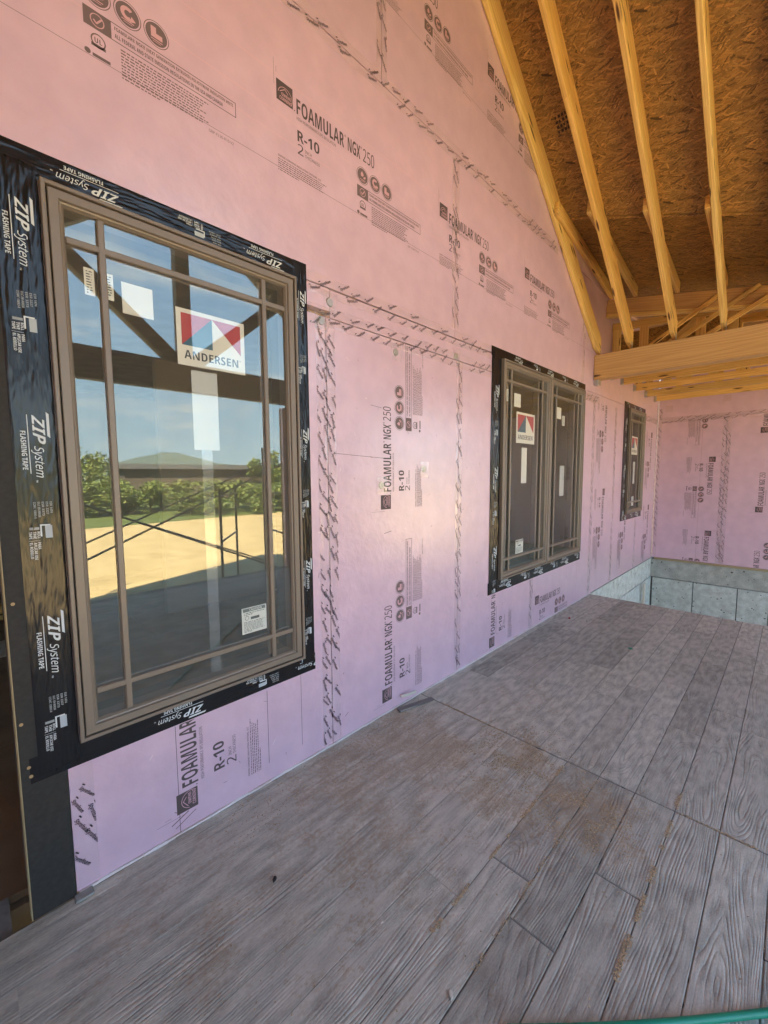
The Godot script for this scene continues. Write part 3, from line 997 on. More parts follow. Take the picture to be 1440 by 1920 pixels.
var styro: Ink
func seam_tape(parent: Node3D, flat: Callable, r: Rect2, sd: int, dens := 1.0):
	var vertical := r.size.y > r.size.x
	var o := sheet("seam_tape", parent, flat, r, M.film, 0.0028, 0.009, sd, 0.0012, vertical, 14.0)
	if styro == null:
		styro = Ink.new()
		styro.text("Styrofoam", 0, 0, 0.078, 0.021, Color(0.02, 0.018, 0.022), 0, true, 0.25, 6.0)
		styro.rect(-0.004, 0.026, 0.010, 0.031, Color(0.02, 0.018, 0.022), 0, 0.002)
	var q := RandomNumberGenerator.new()
	q.seed = sd
	var ink := Ink.new()
	var len := r.size.y if vertical else r.size.x
	var wid := r.size.x if vertical else r.size.y
	var cols := maxi(1, int(round(wid / 0.043)))
	for c in cols:
		var s := 0.05 + 0.06 * (c % 2)
		while s < len - 0.03:
			var a := wid * (c + 0.5) / cols + q.randf_range(-0.012, 0.012)
			var at := Vector2(r.position.x + a, r.end.y - s) if vertical else Vector2(r.position.x + s, r.position.y + a)
			if q.randf() < dens * 0.86:
				var ang := deg_to_rad(-62.0 if vertical else 28.0) + q.randf_range(-0.28, 0.28)
				ink.merge(styro, at - Vector2(cos(ang), sin(ang)) * 0.039 - Vector2(-sin(ang), cos(ang)) * 0.01, ang, q.randf_range(0.80, 0.98))
			s += 0.100 * q.randf_range(0.75, 1.3)
	var uu: Vector3 = flat.call(1, 0, 0) - flat.call(0, 0, 0)
	var vv: Vector3 = flat.call(0, 1, 0) - flat.call(0, 0, 0)
	var nn: Vector3 = flat.call(0, 0, 1) - flat.call(0, 0, 0)
	var m := ink.stamp(flat.call(0, 0, 0), uu, vv, nn, 0.0046, [r.position.x, r.end.x, r.position.y, r.end.y])
	if m: obj("printed_lettering", m, M.ink, o, Transform3D(Basis(), -(o.position + parent.position)))

func wall_flat(u: float, v: float, d: float) -> Vector3:      # u = distance along the wall away from the viewer
	return Vector3(d, v, -u)
func rear_flat(u: float, v: float, d: float) -> Vector3:
	return Vector3(u, v, -8.67 + d)

const W1 := Rect2(0.253, 0.584, 0.93, 1.858)
const W2 := Rect2(3.20, 0.62, 1.83, 1.825)
const W3 := Rect2(6.88, 0.93, 0.84, 1.52)
const DOOR := Rect2(-0.95, -0.2, 1.03, 2.55)

func build_house_wall():
	make_board_print()
	var w := thing("house_wall", "long wall sheathed in pink foam boards beside the porch", "wall")
	var F := wall_flat
	var holes := [W1, W2, W3, DOOR]
	# wood sheathing behind the foam
	var g := Geo.new()
	for q: Rect2 in minus(Rect2(-3.0, 0.0, 11.67, 2.9), holes):
		g.box(Vector3(-0.066, q.position.y, -q.end.x), Vector3(-0.0515, q.end.y, -q.position.x), 0.0)
	# and its gable, up to the roof
	for s in 46:
		var u0 := -1.0 + s * 0.2
		var u1 := u0 + 0.2
		var top := minf(raft(-u0), raft(-u1)) + 0.15
		if u0 > 4.05: top = maxf(3.72, 3.96 - 0.17 * (u1 - 4.15))
		if top > 2.9: g.box(Vector3(-0.066, 2.9, -u1), Vector3(-0.0515, top, -u0), 0.0)
	obj("sheathing", g.mesh(), M.osb2, w)
	# lower row: boards standing upright, u ranges
	var low := [[0.205, 1.382], [1.387, 2.586], [2.591, 3.83], [3.834, 5.02], [5.024, 5.428], [5.432, 6.278], [6.282, 7.47], [7.474, 8.668]]
	var up := Vector3.UP
	var away := Vector3(0, 0, -1)
	var out := Vector3.RIGHT
	for i in low.size():
		var top := 2.322 if low[i][0] < 5.0 else 2.472
		var c: float = (low[i][0] + low[i][1]) * 0.5
		var lines := [] if i in [0, 3] else [[c - 0.17, true], [c + 0.0, false], [c + 0.16, i == 1]]
		var b := board(w, Rect2(low[i][0], 0.012, low[i][1] - low[i][0], top - 0.012), holes, F, lines, false)
		if i == 0:
			print_on(b, Vector3(0, 0.090, -0.775), up, -away, out, [-1, 0.39, -1, 1])
		elif i == 1:
			for k in 2: print_on(b, Vector3(0, 0.078 + 1.225 * k, -2.0), up, -away, out, [-0.06, 1.2, -1, 1])
		elif i == 2:
			print_on(b, Vector3(0, 0.04, -3.285), up, -away, out, [-1, 0.46, -1, 1])
		elif i == 3:
			print_on(b, Vector3(0, 0.08, -3.93), away, up, out, [-1, 0.84, -1, 0.42])
		elif i == 5:
			for k in 2: print_on(b, Vector3(0, 1.32 + 1.22 * k, -5.71), -up, away, out, [(-1.0 if k == 0 else 0.16), 1.2, -1, 1])
		elif i == 6:
			print_on(b, Vector3(0, 1.15, -6.75), -up, away, out, [0.33, 1.2, -1, 1])
		elif i == 7:
			for k in 2: print_on(b, Vector3(0, 0.98 + 1.22 * k, -8.10), -up, away, out, [-0.2, 0.95, -1, 1])
	# narrow filler strip, then the rows laid flat
	board(w, Rect2(0.09, 2.357, 1.32, 0.112), [W1], F, [], true)
	board(w, Rect2(1.414, 2.328, 1.78, 0.139), [W2], F, [], true)
	board(w, Rect2(3.196, 2.328, 1.82, 0.139), [W2], F, [], true)
	var rows := [
		[2.477, 3.687, [[-2.35, 0.088], [0.092, 2.528], [2.532, 4.97], [4.974, 7.40], [7.404, 8.666]], -1.128],
		[3.693, 4.905, [[-1.0, 1.808], [1.812, 4.25], [4.254, 8.666]], -1.70],
		[4.911, 6.1, [[-0.2, 2.2], [2.204, 4.4]], -1.2]]
	for r in rows:
		for s in r[2]:
			gable_board(w, s[0], s[1], r[0], r[1], r[3])
	# boards past the doorway, and above it
	board(w, Rect2(-2.95, 0.012, 1.97, 2.46), [], F, [], false)
	board(w, Rect2(-0.98, 2.36, 1.06, 0.112), [], F, [], true)
	# dark membrane round the door opening
	var mb := boxed("black_membrane", w, Vector3(-0.05, 0.0, -0.203), Vector3(0.0016, 2.356, -0.082), M.membrane, 0.001)
	mb.set_meta("label", "matte black flashing strip on the doorway edge")
	boxed("sheathing_edge", w, Vector3(-0.014, 0.0, -0.0815), Vector3(0.0006, 2.356, -0.0785), M.edge_wood, 0.0)
	boxed("sheathing_edge", w, Vector3(-0.035, 0.0, -0.0815), Vector3(-0.022, 2.356, -0.0765), M.edge_wood, 0.0)
	boxed("jamb_stud", w, Vector3(-0.21, 0.0, -0.12), Vector3(-0.068, 2.35, -0.0805), M.gray_wood, 0.003)
	boxed("jamb_stud", w, Vector3(-0.21, 0.0, 0.95), Vector3(-0.068, 2.35, 0.99), M.gray_wood, 0.003)
	for p in [[0.098, 1.105], [0.103, 0.545], [0.107, 0.512], [0.093, 0.70]]:
		var nail := CylinderMesh.new()
		nail.top_radius = 0.0045; nail.bottom_radius = 0.0055; nail.height = 0.003; nail.radial_segments = 12
		obj("nail_head", nail, M.tan_chip, w, Transform3D(Basis(Vector3(0, 0, 1), PI / 2), F.call(p[0], p[1], 0.003)))
	# clear printed tape over every seam
	var tapes := [
		[Rect2(1.318, 0.02, 0.066, 2.29), 1.0], [Rect2(1.375, 0.02, 0.066, 2.29), 0.9], [Rect2(2.55, 0.02, 0.08, 2.30), 1.0],
		[Rect2(3.79, 0.02, 0.08, 0.48), 0.9], [Rect2(5.385, 0.02, 0.09, 2.38), 1.0], [Rect2(6.24, 0.02, 0.08, 2.38), 1.0],
		[Rect2(7.43, 0.02, 0.08, 0.79), 1.0], [Rect2(8.59, 0.02, 0.076, 2.75), 1.0], [Rect2(0.206, 0.02, 0.07, 0.46), 1.0],
		[Rect2(2.49, 2.54, 0.08, 1.11), 1.0], [Rect2(1.77, 3.74, 0.08, 1.6), 1.0], [Rect2(4.97, 2.54, 0.08, 0.72), 0.5],
		[Rect2(1.275, 2.425, 1.75, 0.10), 0.9], [Rect2(1.275, 2.275, 1.75, 0.10), 0.9], [Rect2(-0.5, 3.64, 4.75, 0.10), 0.95],
		[Rect2(5.10, 2.36, 0.5, 0.09), 1.0], [Rect2(7.80, 2.36, 0.80, 0.09), 1.0]]
	for i in tapes.size():
		seam_tape(w, F, tapes[i][0], 400 + i * 3, tapes[i][1])
	# round foam washers under squares of tape
	for p in [[1.783, 1.45], [2.188, 1.548], [1.356, 2.30], [1.413, 2.405], [2.547, 2.351], [1.916, 2.252]]:
		var cy := CylinderMesh.new()
		cy.top_radius = 0.019; cy.bottom_radius = 0.023; cy.height = 0.0045; cy.radial_segments = 20
		obj("fastener_washer", cy, M.zinc if p[1] > 2.0 else M.white_bit, w, Transform3D(Basis(Vector3(0, 0, 1), -PI / 2), F.call(p[0], p[1], 0.002)))
		sheet("tape_patch", w, F, Rect2(p[0] - 0.045, p[1] - 0.05, 0.09, 0.10), M.film, 0.004, 0.008, int(p[0] * 1000), 0.006, true, 2.0)
	# pale foam crumbs and sealant along the bottom edge
	var gs := Geo.new()
	var n1 := noise(6.0, 3, 71)
	var u := 0.21
	while u < 5.5:
		var h := 0.010 + 0.007 * n1.get_noise_2d(u, 0.0)
		var d := 0.005 + 0.004 * n1.get_noise_2d(u, 9.0)
		gs.box(Vector3(-0.004, 0.0, -u - 0.0305), Vector3(maxf(d, 0.002), maxf(h, 0.004), -u), 0.001)
		u += 0.03
	obj("base_sealant", gs.mesh(), M.sealant, w)
	# pencil and scuff marks
	var pen := Ink.new()
	var pc := Color(0.10, 0.07, 0.08)
	pen.line(Vector2(1.431, 1.629), Vector2(1.808, 1.612), 0.0022, pc)
	pen.line(Vector2(1.70, 1.915), Vector2(1.79, 1.908), 0.002, pc)
	pen.line(Vector2(0.53, 0.055), Vector2(0.60, 0.085), 0.004, pc)
	pen.line(Vector2(0.545, 0.035), Vector2(0.63, 0.075), 0.003, pc)
	pen.line(Vector2(0.563, 0.012), Vector2(0.563, 0.48), 0.0022, pc)
	pen.line(Vector2(0.985, 0.10), Vector2(0.985, 0.47), 0.0024, pc)
	pen.line(Vector2(1.18, 0.10), Vector2(1.18, 0.48), 0.002, pc)
	pen.line(Vector2(1.805, 1.155), Vector2(1.87, 1.165), 0.003, pc)
	var r2 := RandomNumberGenerator.new()
	r2.seed = 8
	for k in 170:
		var a := Vector2(r2.randf_range(0.3, 4.9), r2.randf_range(0.05, 2.2))
		if W1.grow(0.12).has_point(a) or W2.grow(0.2).has_point(a): continue
		var an := r2.randf() * TAU
		pen.line(a, a + Vector2(cos(an), sin(an)) * r2.randf_range(0.006, 0.028), r2.randf_range(0.0012, 0.004), [Color(0.35, 0.22, 0.24), Color(0.85, 0.72, 0.74), Color(0.2, 0.14, 0.15)][r2.randi() % 3])
	obj("pencil_marks", pen.stamp(Vector3.ZERO, away, up, out, 0.0005), M.ink, w).set_meta("kind", "stuff")

# a flat-laid board cut to the slope of the roof
func gable_board(w: Node3D, u0: float, u1: float, v0: float, v1: float, start: float):
	var pts := PackedVector2Array([Vector2(u0, v0), Vector2(u1, v0), Vector2(u1, v1), Vector2(u0, v1)])
	var ur := -RIDGE_Z
	var top := raft(RIDGE_Z) + 0.14
	var roof := PackedVector2Array([Vector2(ur - 8, top - 6), Vector2(ur, top), Vector2(4.15, raft(-4.15) + 0.14), Vector2(5.72, 3.72), Vector2(12, 3.72), Vector2(12, -20), Vector2(ur - 8, -20)])
	var res := Geometry2D.intersect_polygons(pts, roof)
	if res.is_empty(): return
	var poly: PackedVector2Array = res[0]
	var cc := Vector3(-0.025, (v0 + v1) * 0.5, -(u0 + u1) * 0.5)
	var g := Geo.new()
	var idx := Geometry2D.triangulate_polygon(poly)
	for i in range(0, idx.size(), 3):
		for x in [0.0, -0.05]:
			var a := poly[idx[i]]; var b := poly[idx[i + 1]]; var d := poly[idx[i + 2]]
			g.tri(Vector3(x, a.y, -a.x) - cc, Vector3(x, b.y, -b.x) - cc, Vector3(x, d.y, -d.x) - cc, Vector3(1 if x == 0.0 else -1, 0, 0))
	var ctr := Vector2.ZERO
	for p in poly: ctr += p / poly.size()
	for i in poly.size():
		var a := poly[i]
		var b := poly[(i + 1) % poly.size()]
		var e := (b - a).normalized()
		var on := Vector2(e.y, -e.x)
		if on.dot(a - ctr) < 0: on = -on
		g.quad(Vector3(0, a.y, -a.x) - cc, Vector3(0, b.y, -b.x) - cc, Vector3(-0.05, b.y, -b.x) - cc, Vector3(-0.05, a.y, -a.x) - cc, Vector3(0, on.y, -on.x))
	var o := obj("insulation_board", g.mesh(), M.foam, w, Transform3D(Basis(), cc))
	var mid := 3.0805 + (v0 - 2.477)
	var s := -start - 2.44
	while s < u1:
		if s > u0 - 1.02 and s < u1:
			var lim := [u0 - s, u1 - s, -1.0, 1.0]
			var zz := -(s + 0.5)
			if raft(zz) + 0.1 > mid and u0 < 4.9: print_on(o, Vector3(0, mid, -s), Vector3(0, 0, -1), Vector3.UP, Vector3.RIGHT, lim)
		s += 1.22
	var ink := Ink.new()
	for l in [[mid - 0.155, true], [mid + 0.075, false], [mid + 0.235, false], [mid - 0.02, false]]:
		var a := maxf(u0, ur - (top - 0.02 - l[0]) / PITCH)
		var b := minf(u1, ur + (top - 0.02 - l[0]) / PITCH)
		if b > a: ink.rect(a, l[0], b, l[0] + 0.0015, INK2 if l[1] else Color(0.84, 0.55, 0.57), 0)
	if ink.lay.size() > 0: obj("score_line", ink.stamp(Vector3.ZERO, Vector3(0, 0, -1), Vector3.UP, Vector3.RIGHT, 0.0003), M.ink, o, Transform3D(Basis(), -cc)).set_meta("kind", "stuff")

func build_back_wall():
	var w := thing("rear_wall", "purple shaded foam board wall across the porch's far end", "wall", Vector3(2.2, 0, -8.7))
	var F := rear_flat
	var up := Vector3.UP
	var xs := [[0.004, 0.953], [0.957, 2.17], [2.174, 3.39], [3.394, 4.4]]
	for i in xs.size():
		var c: float = (xs[i][0] + xs[i][1]) * 0.5
		var b := board(w, Rect2(xs[i][0], 0.022, xs[i][1] - xs[i][0], 2.40), [], F, [[c - 0.17, false], [c + 0.16, true]], false)
		if i == 0:
			for y in [1.78, 0.56]: print_on(b, Vector3(0.61, y, -8.67), -up, Vector3.RIGHT, Vector3(0, 0, 1), [-0.03, minf(1.1, y - 0.03), -1, 1])
			print_on(b, Vector3(0.61, 3.0, -8.67), -up, Vector3.RIGHT, Vector3(0, 0, 1), [0.60, 1.1, -1, 1])
		elif i == 1:
			for y in [-0.32, 0.90]: print_on(b, Vector3(1.575, y, -8.67), up, Vector3.LEFT, Vector3(0, 0, 1), [maxf(-0.05, 0.03 - y), 1.2, -1, 1])
			print_on(b, Vector3(1.575, 2.12, -8.67), up, Vector3.LEFT, Vector3(0, 0, 1), [-0.05, 0.29, -1, 1])
		else:
			print_on(b, Vector3(c, 1.2, -8.67), -up, Vector3.RIGHT, Vector3(0, 0, 1), [-0.05, 1.1, -1, 1])
	board(w, Rect2(0.004, 2.426, 2.468, 1.1), [], F, [], true)
	board(w, Rect2(2.476, 2.426, 1.92, 1.1), [], F, [], true)
	seam_tape(w, F, Rect2(0.90, 0.03, 0.11, 2.38), 501)
	seam_tape(w, F, Rect2(0.055, 2.375, 3.0, 0.10), 504)
	seam_tape(w, F, Rect2(0.0055, 0.03, 0.06, 2.6), 507)
	var g := Geo.new()
	g.box(Vector3(0.0, 0.02, -8.74) - w.position, Vector3(4.4, 3.5, -8.7215) - w.position, 0.0)
	obj("sheathing", g.mesh(), M.osb2, w)
	for p in [[0.16, 2.62], [0.93, 2.70]]:
		sheet("tape_patch", w, F, Rect2(p[0] - 0.05, p[1] - 0.05, 0.1, 0.1), M.film, 0.006, 0.01, int(p[0] * 700), 0.004, true, 1.5)

# ---- unseen foam walls that hold daylight back from the porch
func build_unseen_walls():
	var ew := thing("unseen_end_wall", "unseen pink foam wall behind the viewer, keeping daylight off the rear wall", "wall", Vector3(2.1, 0, 1.3))  # out of view, placed to darken the rear wall and lower boards
	var F := func(u: float, v2: float, d: float) -> Vector3: return Vector3(u, v2, 1.2 - d)
	for q in [[0.01, 2.44], [2.444, 3.66]]:
		board(ew, Rect2(q[0], 0.01, q[1] - q[0], 2.60), [], F, [], false)
	boxed("sheathing", ew, Vector3(0.01, 0.0, 1.2515), Vector3(3.7, 2.62, 1.30), M.osb2, 0.0)
	var v := thing("unseen_side_wall", "unseen pink foam wall by the far right porch post, darkening the rear wall", "wall", Vector3(4.25, 0, -4.6))  # out of view, placed to shade the rear wall from the gable opening
	var G := func(u: float, vv: float, d: float) -> Vector3: return Vector3(4.2 - d, vv, -u)
	for q in [[3.75, 4.96], [4.964, 5.50]]:
		board(v, Rect2(q[0], 0.01, q[1] - q[0], 2.6), [], G, [], false)
	boxed("sheathing", v, Vector3(4.2515, 0.0, -5.5), Vector3(4.30, 2.61, -3.75), M.osb2, 0.0)

# ---- dim rooms behind the wall
func build_interior():
	var f := Node3D.new()
	f.name = "interior_floor"
	add_child(f)
	structure(f, "dusty brown subfloor inside the doorway", "floor")
	var x := -0.24
	var k := 0
	while x > -6.0:
		var x2 := maxf(x - 1.22, -6.0)
		var z := 3.6 - (0.9 if k % 2 == 1 else 0.0)
		while z > -9.0:
			var z2 := maxf(z - 2.44, -9.0)
			boxed("floor_panel", f, Vector3(x2 + 0.003, -0.09, z2 + 0.003), Vector3(x - 0.003, -0.062 + 0.001 * (k % 2), z - 0.003), M.plywood, 0.002)
			z = z2
		x = x2
		k += 1
	boxed("joist_bed", f, Vector3(-6.0, -0.3, -9.0), Vector3(-0.22, -0.1, 3.6), M.dark_room, 0.0)
	structure(boxed("door_threshold", null, Vector3(-0.22, -0.9, -0.03), Vector3(-0.004, -0.035, 0.95), M.mortar, 0.004), "grey concrete step under the doorway", "threshold")
	for q in [["wall_inner", Vector3(-6.1, -0.3, -9.0), Vector3(-6.0, 2.8, 3.6)], ["wall_end", Vector3(-6.1, -0.3, -9.1), Vector3(-0.07, 2.8, -9.0)], ["unseen_wall_front", Vector3(-6.1, -0.3, 3.6), Vector3(-0.07, 2.8, 3.7)], ["ceiling", Vector3(-6.1, 2.8, -9.1), Vector3(-0.07, 2.9, 3.7)], ["partition_wall", Vector3(-3.4, -0.06, -9.0), Vector3(-3.3, 2.8, -1.6)]]:  # the front wall is out of view and keeps the rooms dark
		structure(boxed(q[0], null, q[1], q[2], M.dark_room if q[0] != "ceiling" else M.plywood, 0.0), "dim brown " + (q[0] as String).replace("_", " ") + " of the room behind the windows", "ceiling" if q[0] == "ceiling" else "wall")
	# unseen house roof, placed to keep the sun out of those rooms
	var r := thing("house", "unseen dark house roof behind the pink wall, keeping the sun out", "house", Vector3(-3.0, 2.9, -2.7))
	var g := Geo.new()
	var prof := PackedVector2Array([Vector2(-3.4, 0.0), Vector2(2.9, 0.0), Vector2(2.9, 0.15), Vector2(-0.2, 2.1), Vector2(-3.4, 0.15)])
	g.prism(prof, -6.5, 6.6, 0.004)
	obj("roof_slope", g.mesh(), M.shingle, r)
	# things lying on the subfloor inside
	var st := thing("lumber_stack", "short stack of pale boards on the floor inside the doorway", "lumber", Vector3(-4.3, -0.06, -0.35))
	for i in 4: stick("board", st, Vector3(-4.6, -0.03 + 0.042 * i, -0.9 + 0.05 * i), Vector3(-4.2, -0.03 + 0.042 * i, 0.8 - 0.1 * i), 0.14, 0.038, M.lumber[i], Vector3.UP, 0.003)
	var ws := sheet("plastic_sheet", self_holder(), func(u, v, d): return Vector3(-u, -0.058 + d, -v), Rect2(3.1, -0.4, 0.5, 0.9), M.white_bit, 0.03, 0.03, 611, 0.002, true, 2.0)
	tag(ws, "crumpled white sheet lying on the dim floor inside the doorway", "sheet")

var holder_zero: Node3D
func self_holder() -> Node3D:
	return self

# ---- roof over the porch
func build_roof():
	var rf := thing("porch_shelter", "steep porch roof of golden rafters under orange strand board", "roof", Vector3(0, 2.9, 0))
	var xs := [0.022]
	var x := 0.36
	while x < 4.2:
		xs.append(x)
		x += 0.412
	var ca := cos(atan(PITCH))
	var sa := sin(atan(PITCH))
	var ridge := raft(RIDGE_Z)
	for i in xs.size():
		for side in 2:
			# profile along the slope; x' runs downhill from the ridge
			var sgn := -1.0 if side == 0 else 1.0
			var zlow := -5.46
			var run := RIDGE_Z - zlow
			var d := DEEP
			# points in (horizontal run from ridge, height), then turned to own axes
			var raw := [Vector2(0.02, ridge), Vector2(run - 0.16, ridge - PITCH * (run - 0.16)), Vector2(run, ridge - PITCH * (run - 0.16) - 0.035), Vector2(run, ridge - PITCH * run + d), Vector2(0.02, ridge + d)]
			var own := PackedVector2Array()
			for p: Vector2 in raw:
				var q: Vector2 = p - Vector2(0.0, ridge)
				own.append(Vector2(q.x * ca - q.y * sa, q.x * sa + q.y * ca))
			var g := Geo.new()
			g.prism(own, -0.019, 0.019, 0.004)
			var bx := Vector3(0, -sa, sgn * ca)
			var by := Vector3(0, ca, sgn * sa)
			var xf := Transform3D(Basis(bx, by, bx.cross(by)), Vector3(xs[i], ridge, RIDGE_Z) - rf.position)
			var lm: Material = M.lumber[(i * 2 + side) % 6]
			obj("rafter", g.mesh(), lm, rf, xf)
			if side == 0 and i > 0: boxed("rafter_tie", rf, Vector3(xs[i] + 0.0192, 2.90, -5.44), Vector3(xs[i] + 0.0215, 2.985, -5.385), M.zinc, 0.0)
	stick("ridge_board", rf, Vector3(-0.04, ridge + 0.12, RIDGE_Z), Vector3(4.5, ridge + 0.12, RIDGE_Z), 0.036, 0.26, M.lumber[1])
	# strand board panels on top, seams showing between
	for side in 2:
		var sgn := -1.0 if side == 0 else 1.0
		var bx := Vector3(1, 0, 0)
		var down := Vector3(0, -sa, sgn * ca)
		var nn := Vector3(0, ca, sgn * sa)
		var slope_len := (RIDGE_Z + 5.95) / ca
		var s := 0.0
		var row := 0
		while s < slope_len - 0.05:
			var s2 := minf(s + 1.22, slope_len)
			var xx := -0.05 - (1.22 if row % 2 == 1 else 0.0)
			while xx < 4.5:
				var xa := maxf(xx, -0.05)
				var xb := minf(xx + 2.44, 4.5)
				if xb > xa + 0.02:
					var pl := PackedVector2Array([Vector2(xa + 0.0015, s + 0.0015), Vector2(xb - 0.0015, s + 0.0015), Vector2(xb - 0.0015, s2 - 0.0015), Vector2(xa + 0.0015, s2 - 0.0015)])
					if side == 0:
						# the valley: keep what lies above it
						var v0 := (RIDGE_Z + 4.30 + 0.33 * -0.1) / ca
						var v1 := (RIDGE_Z + 4.30 + 0.33 * 4.6) / ca
						var got := Geometry2D.intersect_polygons(pl, PackedVector2Array([Vector2(-0.1, -1), Vector2(4.6, -1), Vector2(4.6, v1), Vector2(-0.1, v0)]))
						pl = got[0] if got.size() > 0 else PackedVector2Array()
					if pl.size() > 2:
						if Geometry2D.is_polygon_clockwise(pl): pl.reverse()
						var g := Geo.new()
						g.prism(pl, -0.006, 0.006, 0.001)
						var by := down
						var bz := bx.cross(by)
						var lift := nn * 0.0065
						obj("roof_panel", g.mesh(), M.osb if (row + int(xx)) % 2 == 0 else M.osb2, rf, Transform3D(Basis(bx, by, bz), Vector3(0, ridge + DEEP, RIDGE_Z) + lift - rf.position))
				xx += 2.44
			s = s2
			row += 1
	for side in 2:  # unseen covering, stops sun leaking through the panel seams
		var sgn := -1.0 if side == 0 else 1.0
		var down := Vector3(0, -sa, sgn * ca)
		var nn := Vector3(0, ca, sgn * sa)
		var l := (RIDGE_Z + (4.2 if side == 0 else 5.95)) / ca
		var g := Geo.new()
		g.box(Vector3(-0.1, 0.0, -0.02), Vector3(4.55, 0.012, l), 0.0)
		obj("unseen_roofing", g.mesh(), M.shingle, rf, Transform3D(Basis(Vector3(1, 0, 0), nn, Vector3(1, 0, 0).cross(nn) * (1.0 if Vector3(1, 0, 0).cross(nn).dot(down) > 0 else -1.0)), Vector3(0, ridge + DEEP, RIDGE_Z) + nn * 0.0150 - rf.position))
	# grade stamps inked on the underside of the deck
	var dn := Vector3(0, -sa, -ca)
	var nn0 := Vector3(0, ca, -sa)
	for q in [[0.20, -3.05, 0], [0.62, -2.98, 0], [0.18, -3.75, 0], [1.50, -3.45, 1]]:
		var k := Ink.new()
		var ic := Color(0.05, 0.028, 0.012)
		if q[2] == 0:
			for l in 4:
				for c in 8: k.rect(0.026 * c, -0.035 * l, 0.026 * c + (0.012 if (c + l) % 3 == 0 else 0.019), -0.035 * l + 0.021, ic, 0)
		else:
			k.ring(0.07, 0.0, 0.066, 0.072, ic)
			for l in 5: k.rect(0.02, -0.040 + 0.018 * l, 0.12, -0.031 + 0.018 * l, ic)
		var at := Vector3(q[0], ridge + DEEP - PITCH * (RIDGE_Z - q[1]), q[1])
		obj("grade_stamp", k.stamp(at, Vector3(1, 0, 0), dn, -nn0, 0.0012), M.ink, rf, Transform3D(Basis(), -rf.position))
	# shallow roof behind, meeting the steep one along a valley
	var rr := thing("lean_to", "low dim roof behind the steep rafters with dark strand board", "roof", Vector3(0, 3.4, -6.0))
	var low := func(px: float, pz: float) -> float: return 3.58 - 0.19 * (px - 0.41) + 0.17 * (pz + 5.57)
	for i in xs.size():
		var px: float = xs[i] - 0.04 if i > 0 else xs[i] + 0.04
		var zt := -4.15
		# starts where it meets the steep rafter
		zt = -4.02 - 0.33 * px
		var a := Vector3(px, low.call(px, zt) + 0.0575, zt)
		var b := Vector3(px, low.call(px, -5.72) + 0.0575, -5.72)
		stick("rafter", rr, a, b, 0.038, 0.115, M.lumber[(i + 2) % 6], Vector3.UP, 0.004)
	# its deck, and the part over the trusses
	for c in 4:
		var x0 := -0.05 + c * 1.22
		var x1 := minf(x0 + 1.216, 4.5)
		if c == 3: x1 = 4.5
		var xm := (x0 + x1) / 2
		for seg in [[1.0, -5.72, 0.0], [-5.724, -9.0, 0.0]]:
			var p := []
			for q in [[x0, seg[0]], [x1, seg[0]], [x1, seg[1]], [x0, seg[1]]]:
				var zz: float = q[1] if q[1] < 0.0 else -4.27 - 0.33 * q[0]
				var yy: float = low.call(q[0], maxf(zz, -5.72)) + 0.118
				p.append(Vector3(q[0], yy, zz))
			var g := Geo.new()
			for lift in [0.0, 0.012]:
				var off := Vector3(0, lift, 0) - rr.position
				g.quad(p[0] + off, p[1] + off, p[2] + off, p[3] + off, Vector3(0, -1 if lift == 0.0 else 1, 0))
			obj("roof_panel", g.mesh(), M.osb2, rr)
	var gq := Geo.new()  # unseen covering over the low roof, shuts the sun out
	var o4 := -rr.position + Vector3(0, 0.03, 0)
	for seg in [[1.0, -5.72], [-5.72, -9.0]]:
		var za: float = seg[0] if seg[0] < 0.0 else -4.25
		var zb: float = seg[0] if seg[0] < 0.0 else -5.72
		var a := Vector3(-0.1, low.call(-0.1, maxf(za, -5.72)) + 0.118, za)
		var b := Vector3(4.6, low.call(4.6, -5.72) + 0.118, zb)
		var c := Vector3(4.6, low.call(4.6, -5.72) + 0.118, seg[1])
		var d := Vector3(-0.1, low.call(-0.1, -5.72) + 0.118, seg[1])
		gq.quad(a + o4, b + o4, c + o4, d + o4, Vector3.UP)
		gq.quad(a + o4 + Vector3(0, 0.01, 0), b + o4 + Vector3(0, 0.01, 0), c + o4 + Vector3(0, 0.01, 0), d + o4 + Vector3(0, 0.01, 0), Vector3.UP)
	obj("unseen_roofing", gq.mesh(), M.shingle, rr)
	for q in [[0.01, 1.23], [1.234, 2.45], [2.454, 4.3]]:  # board backing, placed to keep the space behind the first truss dark
		boxed("backing_panel", rr, Vector3(q[0], 2.83, -6.30), Vector3(q[1], 3.58 - 0.19 * q[1], -6.288), M.osb2, 0.0)
	# sloping rim board that carries the shallow rafters
	stick("rim_board", rr, Vector3(0.0, low.call(0.0, -5.7) - 0.085, -5.75), Vector3(4.4, low.call(4.4, -5.7) - 0.085, -5.75), 0.038, 0.17, M.fir)
	stick("rim_board", rr, Vector3(0.0, low.call(0.0, -5.7) - 0.19, -5.76), Vector3(4.4, low.call(4.4, -5.7) - 0.19, -5.76), 0.08, 0.034, M.lumber[0])

